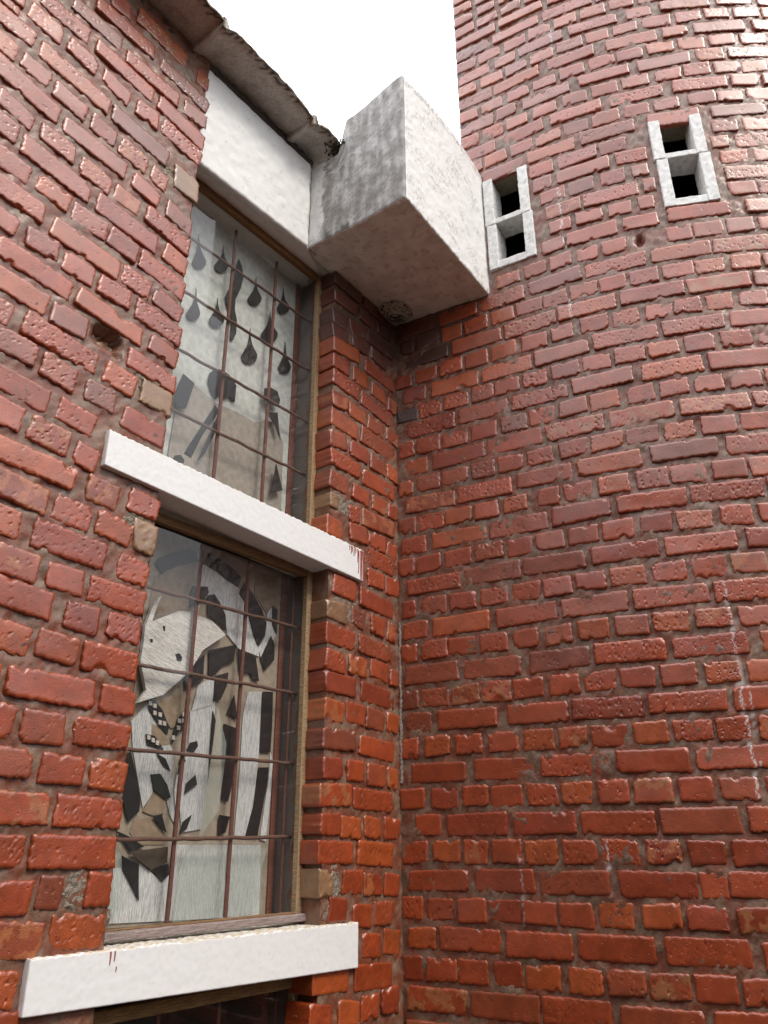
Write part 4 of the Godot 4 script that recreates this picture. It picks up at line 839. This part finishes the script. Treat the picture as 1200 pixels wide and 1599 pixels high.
func build_tower() -> void:
	var a := tower_at(STRAIGHT); var centre: Vector2 = a[0] - a[1] * ARC_R
	var org := Transform3D(Basis(), Vector3(centre.x, 0, -centre.y)); var inv := org.affine_inverse()
	var o := base("round_tower", org)
	tag(o, "tall rounded tower of glossy red bricks with small white vents", "tower")
	var wall := put(tower_skin(inv, -0.02, TOWER_EDGE + 0.012, -0.75, 2.62, 0.012), "wall", M.mortar, o)
	put(tower_skin(inv, TOWER_EDGE, 1.95, -0.75, 4.5, 0.012), "curved_wall", M.mortar, o)
	put(tower_skin(inv, -0.02, 1.95, -EYE, -0.70, 0.05), "lower_wall", M.mortar, o)
	put(tower_skin(inv, 1.90, 7.2, -EYE, 6.0, 0.1), "far_wall", M.mortar, o)
	put(tower_skin(inv, TOWER_EDGE, 1.95, 4.44, 6.0, 0.05), "upper_wall", M.mortar, o)
	# the return of the wall behind its left edge, and the top
	var e := tower_xf(TOWER_EDGE, 0.0); var e2 := tower_xf(7.2, 0.0)
	var rb := Bag.new(); var rp := PackedVector3Array(); var ruv := PackedVector2Array(); var rc := PackedColorArray()
	for j in 2:
		for i in 2:
			var q: Vector3 = e2.origin if i == 0 else e.origin
			rp.append(inv * Vector3(q.x, 0.0 if j == 0 else 6.0 + EYE, q.z)); ruv.append(Vector2(i * 12.0, j * 24.0)); rc.append(Color(0.2, 0.12, 0.09))
	grid(rb, rp, 2, 2, ruv, rc); put(rb.mesh(), "side_wall", M.mortar, o)
	var cap := PackedVector2Array()
	for k in 60:
		var tp := tower_at(lerpf(TOWER_EDGE, 7.2, k / 59.0))
		var pt: Vector2 = tp[0] + tp[1] * 0.06 - centre
		cap.append(Vector2(pt.x, -pt.y))
	var capm := plate(cap, 0.0, 0.12, Color(0.35, 0.33, 0.3))
	put(capm, "top_slab", M.cement, o, Transform3D(Basis(Vector3(1, 0, 0), Vector3(0, 0, 1), Vector3(0, -1, 0)), Vector3(0, 6.0 + EYE, 0)))

	# bricks: the 300 that show largest as parts of their own, all others joined
	var list := []
	for r in TOWER_ROWS:
		var h: float = r[0]
		for k in range(1, r.size() - 1, 2):
			var w: float = r[k + 1] - r[k] + 0.004
			var xf := tower_xf((r[k] + r[k + 1]) * 0.5, h + rng.randf_range(-0.002, 0.002))
			list.append([in_view(xf, w), xf, w, (r[k] + r[k + 1]) * 0.5, h])
	for q in [[0.02, 0.20, 2.104], [0.22, 0.40, 2.104], [0.03, 0.09, 2.019], [0.11, 0.20, 2.189], [0.22, 0.32, 2.189], [0.34, 0.45, 2.189]]:
		list.append([1.0, tower_xf((q[0] + q[1]) * 0.5, q[2]), q[1] - q[0], (q[0] + q[1]) * 0.5, q[2]])
	list.sort_custom(func(x, y): return x[0] > y[0])
	var rest := Bag.new()
	for k in list.size():
		var q = list[k]; var xf: Transform3D = inv * q[1]
		var t: float = q[3]; var h: float = q[4]
		var kind := ""
		if h > 1.88 and h < 2.15 and t < 0.32 - (2.15 - h) * 0.5: kind = "damp_shade"
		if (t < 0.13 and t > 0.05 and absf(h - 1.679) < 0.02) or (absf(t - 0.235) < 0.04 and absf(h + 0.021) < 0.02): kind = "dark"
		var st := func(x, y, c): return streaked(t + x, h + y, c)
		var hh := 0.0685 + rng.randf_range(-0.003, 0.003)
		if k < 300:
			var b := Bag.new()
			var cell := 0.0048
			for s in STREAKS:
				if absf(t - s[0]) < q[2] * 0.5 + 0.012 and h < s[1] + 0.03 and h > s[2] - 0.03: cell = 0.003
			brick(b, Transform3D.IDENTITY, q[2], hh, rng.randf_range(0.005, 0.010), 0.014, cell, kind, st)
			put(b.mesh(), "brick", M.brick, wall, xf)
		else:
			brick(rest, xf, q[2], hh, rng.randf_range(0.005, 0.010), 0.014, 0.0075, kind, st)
	# courses beyond those measured: to the right, above and below
	for r in TOWER_ROWS: tower_course(rest, inv, r[r.size() - 1], 3.0, r[0])
	for k in range(21, 46): tower_course(rest, inv, TOWER_EDGE - 0.015, 3.0 if k < 34 else 2.4, 3.651 + (k - 20) * COURSE)
	for k in range(29, 42): tower_course(rest, inv, 0.0, 3.0, -0.446 - (k - 28) * COURSE)
	tag(put(rest.mesh(), "brickwork", M.brick, wall), "", "", "", "stuff")

	# mortar bead down the inner corner
	var cb := Bag.new(); var pts := PackedVector3Array()
	for k in 160:
		var h := lerpf(0.2, 0.78, k / 159.0)
		var q := tower_xf(0.006 + 0.004 * nf.get_noise_2d(h * 9.0, 1.0), h, 0.004).origin
		pts.append(inv * q)
	tube(cb, pts, 0.0065, 7, Color(0.36, 0.27, 0.22), 0.7); put(cb.mesh(), "corner_mortar", M.cement, o)
	for v in VENTS: vent(o, inv, v)

func tower_course(b: Bag, inv: Transform3D, t0: float, t1: float, h: float) -> void:
	var t := t0 + 0.018
	var heads := rng.randf() < 0.5
	while t < t1:
		var w := (0.101 if heads else 0.216) + rng.randf_range(-0.006, 0.006)
		var k := h
		var tt := t
		brick(b, inv * tower_xf(t + w * 0.5, h), w, 0.061, 0.012, 0.014, 0.016 if h > 3.5 and h < 4.4 and t < 2.0 else 0.035, "", func(x, y, c): return streaked(tt + x, k + y, c))
		t += w + 0.019

func tower_skin(inv: Transform3D, t0: float, t1: float, h0: float, h1: float, cell: float) -> ArrayMesh:
	var b := Bag.new()
	var nx := int(ceil((t1 - t0) / cell)) + 1; var ny := int(ceil((h1 - h0) / cell)) + 1
	var p := PackedVector3Array(); var uv := PackedVector2Array(); var col := PackedColorArray(); var skip := PackedByteArray(); skip.resize(nx * ny)
	for i in nx:
		pass
	var cols := []
	for i in nx: cols.append(inv * tower_xf(lerpf(t0, t1, float(i) / (nx - 1)), 0.0))
	for j in ny:
		var h := lerpf(h0, h1, float(j) / (ny - 1))
		for i in nx:
			var t := lerpf(t0, t1, float(i) / (nx - 1))
			var z := 0.0026 + nf.get_noise_2d(t * 30.0 + 40.0, h * 30.0) * 0.0040 + nf.get_noise_2d(t * 9.0, h * 9.0 + 9.0) * 0.004
			var c := mortar_colour(t + 5.0, h, 0.50)
			var dh := Vector2((t - 1.083) / 0.022, (h - 2.19) / 0.030).length()
			if dh < 1.0:
				z -= 0.03 * (1.0 - dh * dh) ; c = Color(0.22, 0.05, 0.03)
			c = streaked(t, h, c)
			if h > 1.75 and t < 0.4: c = mould(c, t, h)
			var x: Transform3D = cols[i]
			p.append(x.origin + x.basis.z * z + Vector3(0, h, 0)); uv.append(Vector2(t, h) * 4.0); col.append(c)
			for v in VENTS:
				var tc := t + 0.5 * cell; var hc := h + 0.5 * cell
				if tc > v[0] + 0.02 and tc < v[1] - 0.02 and hc > v[2] + 0.02 and hc < v[3] - 0.004: skip[j * nx + i] = 1
	grid(b, p, nx, ny, uv, col, skip)
	return b.mesh()

func vent(parent: Node, inv: Transform3D, v: Array) -> void:
	var tm: float = (v[0] + v[1]) * 0.5; var w: float = v[1] - v[0]
	var o := Node3D.new(); o.name = "vent"; parent.add_child(o, true); o.transform = inv * tower_xf(tm, 0.0)
	var h0: float = v[2]; var h1: float = v[3]; var hm: float = v[4]
	var cream := func(q: Vector3, d: Vector3) -> Color:
		var c := Color(0.86, 0.85, 0.82) * (1.0 + 0.06 * nf.get_noise_3dv(q * 30.0))
		if nf.get_noise_3dv(q * 60.0) > 0.55: c = c.lerp(Color(0.36, 0.31, 0.23), 0.6)
		return c
	var sidew := 0.044
	# two stacked U-shaped blocks: side, side, foot; open at the back, into the dark tower
	for blk in [[h0, hm - 0.002, 0.038, 0.0], [hm, h1, 0.028, -0.006]]:
		var y0: float = blk[0]; var y1: float = blk[1]; var foot: float = blk[2]; var sh: float = blk[3]
		var bl := Node3D.new(); bl.name = "vent_block"; o.add_child(bl, true)
		for sd in [-1.0, 1.0]:
			var b := Bag.new(); rough_box(b, Vector3(sd * (w - sidew) * 0.5 + sh, (y0 + y1) * 0.5, -0.042), Vector3(sidew, y1 - y0, 0.114), 0.004, 0.010, 0.0022, 40.0, same, cream)
			put(b.mesh(), "vent_side", M.plaster, o)
		var bf := Bag.new(); rough_box(bf, Vector3(sh, y0 + foot * 0.5, -0.043), Vector3(w - sidew * 2.0 + 0.004, foot, 0.11), 0.004, 0.010, 0.0022, 40.0, same, cream)
		put(bf.mesh(), "vent_foot", M.plaster, o)
		bl.free()
	var bt := Bag.new(); rough_box(bt, Vector3(0, h1 + 0.012, -0.065), Vector3(w + 0.01, 0.024, 0.10), 0.003, 0.02, 0.002, 40.0, same, solid(Color(0.30, 0.25, 0.17)))
	put(bt.mesh(), "vent_top", M.cement, o)

# ---------------------------------------------------------------- concrete gutter box
func build_gutter_box() -> void:
	var o := base("gutter_box", facade_xf())
	tag(o, "stained white concrete rain gutter box jutting out between roof and tower", "gutter box")
	var y0 := 2.19 + EYE
	var under := func(q: Vector3, d: Vector3) -> Color:
		var c := Color(0.66, 0.63, 0.59)
		var m := nf.get_noise_2d(q.x * 9.0, q.z * 9.0)
		c = c * (1.0 + 0.16 * m)
		if nf.get_noise_2d(q.x * 16.0, q.z * 16.0) > 0.45: c = c.lerp(Color(0.42, 0.30, 0.22), 0.45)
		return c
	# stains: lichen and soot on the side that faces the eaves, streaks on the front
	var side_paint := func(q: Vector3, d: Vector3) -> Color:
		if d.y < -0.7: return under.call(q, d)
		var c := Color(0.68, 0.67, 0.65)
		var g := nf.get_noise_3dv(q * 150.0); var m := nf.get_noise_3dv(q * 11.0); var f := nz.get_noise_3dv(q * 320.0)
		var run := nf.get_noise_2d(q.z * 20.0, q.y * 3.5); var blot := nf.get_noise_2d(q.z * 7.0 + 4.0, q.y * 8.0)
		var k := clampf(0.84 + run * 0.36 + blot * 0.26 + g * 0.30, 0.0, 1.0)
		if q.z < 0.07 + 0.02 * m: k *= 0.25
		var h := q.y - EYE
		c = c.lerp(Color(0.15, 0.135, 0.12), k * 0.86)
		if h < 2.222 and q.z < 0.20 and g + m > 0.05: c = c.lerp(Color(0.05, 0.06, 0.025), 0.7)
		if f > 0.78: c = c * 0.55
		return c
	var front_paint := func(q: Vector3, d: Vector3) -> Color:
		if d.y < -0.7: return under.call(q, d)
		if d.x < -0.7: return side_paint.call(q, d)
		var c := Color(0.68, 0.67, 0.65)
		var g := nf.get_noise_2d(q.x * 60.0 + q.y * 22.0, q.y * 26.0); var m := nf.get_noise_2d(q.x * 6.0, q.y * 6.0)
		var sc := g * 0.8 + m * 0.6
		if d.y > -0.5 and sc > 0.30: c = c.lerp(Color(0.30, 0.28, 0.26), clampf((sc - 0.30) * 2.2, 0.0, 0.5))
		if q.y > 2.8 + EYE and g > 0.0: c = c.lerp(Color(0.3, 0.28, 0.26), 0.5)
		return c
	var side_shape := func(q: Vector3) -> Vector3:
		var k := clampf((q.y - y0) / 0.65, 0.0, 1.0)
		var top := 2.612 + 0.175 * smoothstep(0.135, 0.180, q.z) + 0.055 * smoothstep(0.17, 0.46, q.z)
		q.y = y0 + 0.65 * k if k < 0.5 else y0 + 0.325 + (top + EYE - y0 - 0.325) * (k - 0.5) * 2.0
		# ragged lower arris; the end leaves a crack against the lintel
		if k < 0.03: q.y += 0.006 * nf.get_noise_2d(q.z * 60.0, 2.0)
		q.x -= 0.016 * (1.0 - smoothstep(0.0, 0.30, q.z)) if q.x < -0.52 else 0.0
		return q
	var b := Bag.new(); rough_box(b, Vector3(-0.523, y0 + 0.325, 0.2275), Vector3(0.085, 0.65, 0.465), 0.010, 0.0065, 0.0018, 18.0, side_shape, side_paint)
	put(b.mesh(), "side_wall", M.limewash, o)
	var front_shape := func(q: Vector3) -> Vector3:
		var k := clampf((q.y - y0) / 0.65, 0.0, 1.0)
		var s := -q.x
		var top := 2.870 - 0.45 * (s - 0.25) * (s - 0.25) - 0.10 * maxf(0.05 - s, 0.0) + 0.005 * nf.get_noise_2d(s * 14.0, 7.0)
		q.y = lerpf(y0 + (s - 0.536) * 0.075, top + EYE, k)
		if k < 0.02: q.y += 0.005 * nf.get_noise_2d(s * 60.0, 4.0)
		q.z += (s - 0.54) * 0.016
		return q
	var b2 := Bag.new(); rough_box(b2, Vector3(-0.16, y0 + 0.325, 0.420), Vector3(0.80, 0.65, 0.088), 0.009, 0.0075, 0.0022, 18.0, front_shape, front_paint)
	put(b2.mesh(), "front_wall", M.limewash, o)
	var b3 := Bag.new(); rough_box(b3, Vector3(-0.145, y0 + 0.043, 0.185), Vector3(0.77, 0.078, 0.42), 0.004, 0.009, 0.003, 14.0, func(q: Vector3) -> Vector3: return q + Vector3(0, (-q.x - 0.536) * 0.075, 0), under)
	put(b3.mesh(), "bottom_slab", M.limewash, o)
	# soffit between the crack and the corner, over the pier
	var b4 := Bag.new()
	var soff := func(q: Vector3) -> Vector3:
		if q.x < -0.50:
			var se := 0.583 + 0.012 * nf.get_noise_2d(2.2 * 14.0, 3.0)
			if q.z < 0.0: se += maxf(q.z * 2.4, -0.17)
			q.x = lerpf(-0.30, -se, (q.x + 0.30) / -0.282) if q.x < -0.30 else q.x
		return q
	rough_box(b4, Vector3(-0.28, y0 + 0.21, -0.115), Vector3(0.60, 0.415, 0.215), 0.004, 0.012, 0.002, 16.0, soff, under)
	put(b4.mesh(), "bearing", M.plaster, o)
	# drain outlet with a crusted collar, at the inner corner under the box
	var cc := Vector3(-0.075, y0 - 0.038, 0.055)
	var db := Bag.new()
	for k in 900:
		var a := rng.randf() * TAU; var rr := sqrt(rng.randf_range(0.12, 1.0)) * 0.078
		lump(db, cc + Vector3(cos(a) * rr, 0.004 - (0.078 - rr) * 0.28, sin(a) * rr), rng.randf_range(0.003, 0.0065), Color(0.66, 0.62, 0.54) if rng.randf() < 0.82 else Color(0.05, 0.035, 0.03))
	tag(put(db.mesh(), "crust", M.cement, o), "pale crusted collar around the drain outlet", "", "", "stuff")
	var pb := Bag.new()
	tube(pb, PackedVector3Array([cc + Vector3(0, 0.03, 0), cc + Vector3(0, -0.012, 0), cc + Vector3(0, -0.026, 0)]), 0.036, 18, Color(0.62, 0.57, 0.50), 0.1)
	tube(pb, PackedVector3Array([cc + Vector3(0, -0.026, 0), cc + Vector3(0, 0.03, 0)]), 0.029, 18, Color(0.20, 0.17, 0.14), 0.1)
	put(pb.mesh(), "drain_pipe", M.plaster, o)

# ---------------------------------------------------------------- panels behind the glass
func build_panels() -> void:
	var o := base("teardrop_panel", facade_xf())
	tag(o, "pale panel with dark teardrop shapes behind the upper window", "panel")
	panel(o, UPPER_PIECES, 1.04, 2.17, Color(0.60, 0.62, 0.57), M.card, 0.0)
	var p := base("collage_panel", facade_xf())
	tag(p, "white wooden collage with black cut shapes and glass shards behind the lower window", "panel")
	panel(p, LOWER_PIECES, -0.19, 0.90, Color(0.40, 0.33, 0.25), M.card, PI * 0.5)

func panel(o: Node, pieces: Array, h0: float, h1: float, ground: Color, mat: Material, turn: float) -> void:
	put(plate(PackedVector2Array([Vector2(-1.15, h0 + EYE), Vector2(-0.459, h0 + EYE), Vector2(-0.459, h1 + EYE), Vector2(-1.15, h1 + EYE)]), -0.18, 0.012, ground, turn), "backing_board", mat, o)
	var cols := {"d": Color(0.014, 0.011, 0.010), "t": Color(0.33, 0.245, 0.165), "w": Color(0.74, 0.71, 0.65), "v": Color(0.70, 0.70, 0.68), "g": Color(0.36, 0.325, 0.27), "b": Color(0.10, 0.07, 0.05), "p": Color(0.62, 0.56, 0.48), "G": Color(1, 1, 1)}
	var names := {"d": "dark_cutout", "t": "card_piece", "w": "wood_shard", "v": "white_board", "g": "grey_board", "b": "brown_board", "p": "lattice_piece", "G": "glass_shard"}
	for q in pieces:
		var k: String = q[0]; var pts := PackedVector2Array()
		for i in range(2, q.size() - 1, 2):
			var pt := Vector2(-q[i], q[i + 1] + EYE)
			if pt.x < -1.148: pt.x = -1.148
			pts.append(pt)
		var thick := 0.003
		if k == "w": thick = 0.012
		var c: Color = cols[k]
		if k != "G": c = c * rng.randf_range(0.88, 1.12)
		var m: Material = M.dark if k == "d" or k == "b" else (M.card if k == "t" or k == "g" or k == "p" else (M.board if k == "w" or k == "v" else M.shard))
		put(plate(pts, q[1], thick, c, 0.35 if k == "w" else (PI * 0.5 if k == "v" else 0.0)), names[k], m, o)

# ---------------------------------------------------------------- unseen trees and wall, added to block low sky light and darken reflections
func build_surroundings() -> void:
	var spots := [[-4.4, 4.6, 4.8, 2.3], [-1.4, 5.2, 5.0, 2.4], [2.6, 5.4, 4.8, 2.4], [7.6, 4.2, 4.6, 2.4], [9.6, -0.6, 4.6, 2.3], [11.0, -5.0, 5.2, 2.6]]
	var what := ["at the end of the brick facade", "straight across the yard from the inner corner", "across the yard from the tower", "at the open corner of the yard", "at the open side of the yard", "beyond the tower's far flank"]
	var block_wall := base("light_block_wall", Transform3D(Basis(), Vector3(-1.2, 0, 2.6)))  # added out of view to keep light off the lower tower
	tag(block_wall, "long dark wall added out of view to shade the lower tower", "wall", "", "thing")
	simple_box("wall_body", Vector3(0, 2.1, 0.12), Vector3(8.4, 4.2, 0.24), 0.01, Color(0.16, 0.06, 0.04), M.mortar, block_wall, 0.4, 0.004)
	simple_box("coping", Vector3(0, 4.25, 0.12), Vector3(8.5, 0.1, 0.32), 0.01, Color(0.3, 0.28, 0.25), M.cement, block_wall, 0.4, 0.004)
	for k in spots.size():
		var q = spots[k]
		var o := base("light_block_tree", Transform3D(Basis(), Vector3(q[0], 0, q[1])))  # unseen, added as a dark obstacle to sky light
		tag(o, "dark leafy tree added to block light " + what[k], "tree", "added trees round the yard")
		var tall: float = q[2]; var wide: float = q[3]
		var tb := Bag.new(); var path := PackedVector3Array()
		for i in 9: path.append(Vector3(0.25 * sin(i * 0.7 + k), i * tall * 0.085, 0.2 * cos(i * 0.9 + k)))
		tube(tb, path, 0.14, 9, Color(0.10, 0.075, 0.05), 0.3); put(tb.mesh(), "trunk", M.wood, o)
		var lb := Bag.new()
		var clumps := []
		for i in 34:
			var d := Vector3(rng.randfn(), rng.randfn() * 0.8, rng.randfn()).normalized() * pow(rng.randf(), 0.45)
			clumps.append(Vector3(d.x * wide, tall * 0.55 + d.y * tall * 0.46, d.z * wide))
		for i in (7000 if k < 3 else 3600):
			var c: Vector3 = clumps[rng.randi() % clumps.size()]
			var at := c + Vector3(rng.randfn(), rng.randfn(), rng.randfn()) * 0.34
			if at.y < 0.15: continue
			var dir := Vector3(rng.randfn(), rng.randfn() * 0.5, rng.randfn()).normalized()
			var side := dir.cross(Vector3(rng.randf() - 0.5, 1, rng.randf() - 0.5)).normalized() * (0.17 if k < 3 else 0.12)
			var l := rng.randf_range(0.30, 0.55)
			var n := dir.cross(side).normalized(); var i0 := lb.v.size()
			var g := Color(0.045, 0.075, 0.022) * rng.randf_range(0.6, 1.4)
			for p in [at, at + dir * l * 0.5 + side, at + dir * l, at + dir * l * 0.5 - side]:
				lb.v.append(p); lb.n.append(n); lb.u.append(Vector2.ZERO); lb.c.append(g)
			lb.i.append_array(PackedInt32Array([i0, i0 + 1, i0 + 2, i0, i0 + 2, i0 + 3]))
		put(lb.mesh(), "crown", M.leaf, o)
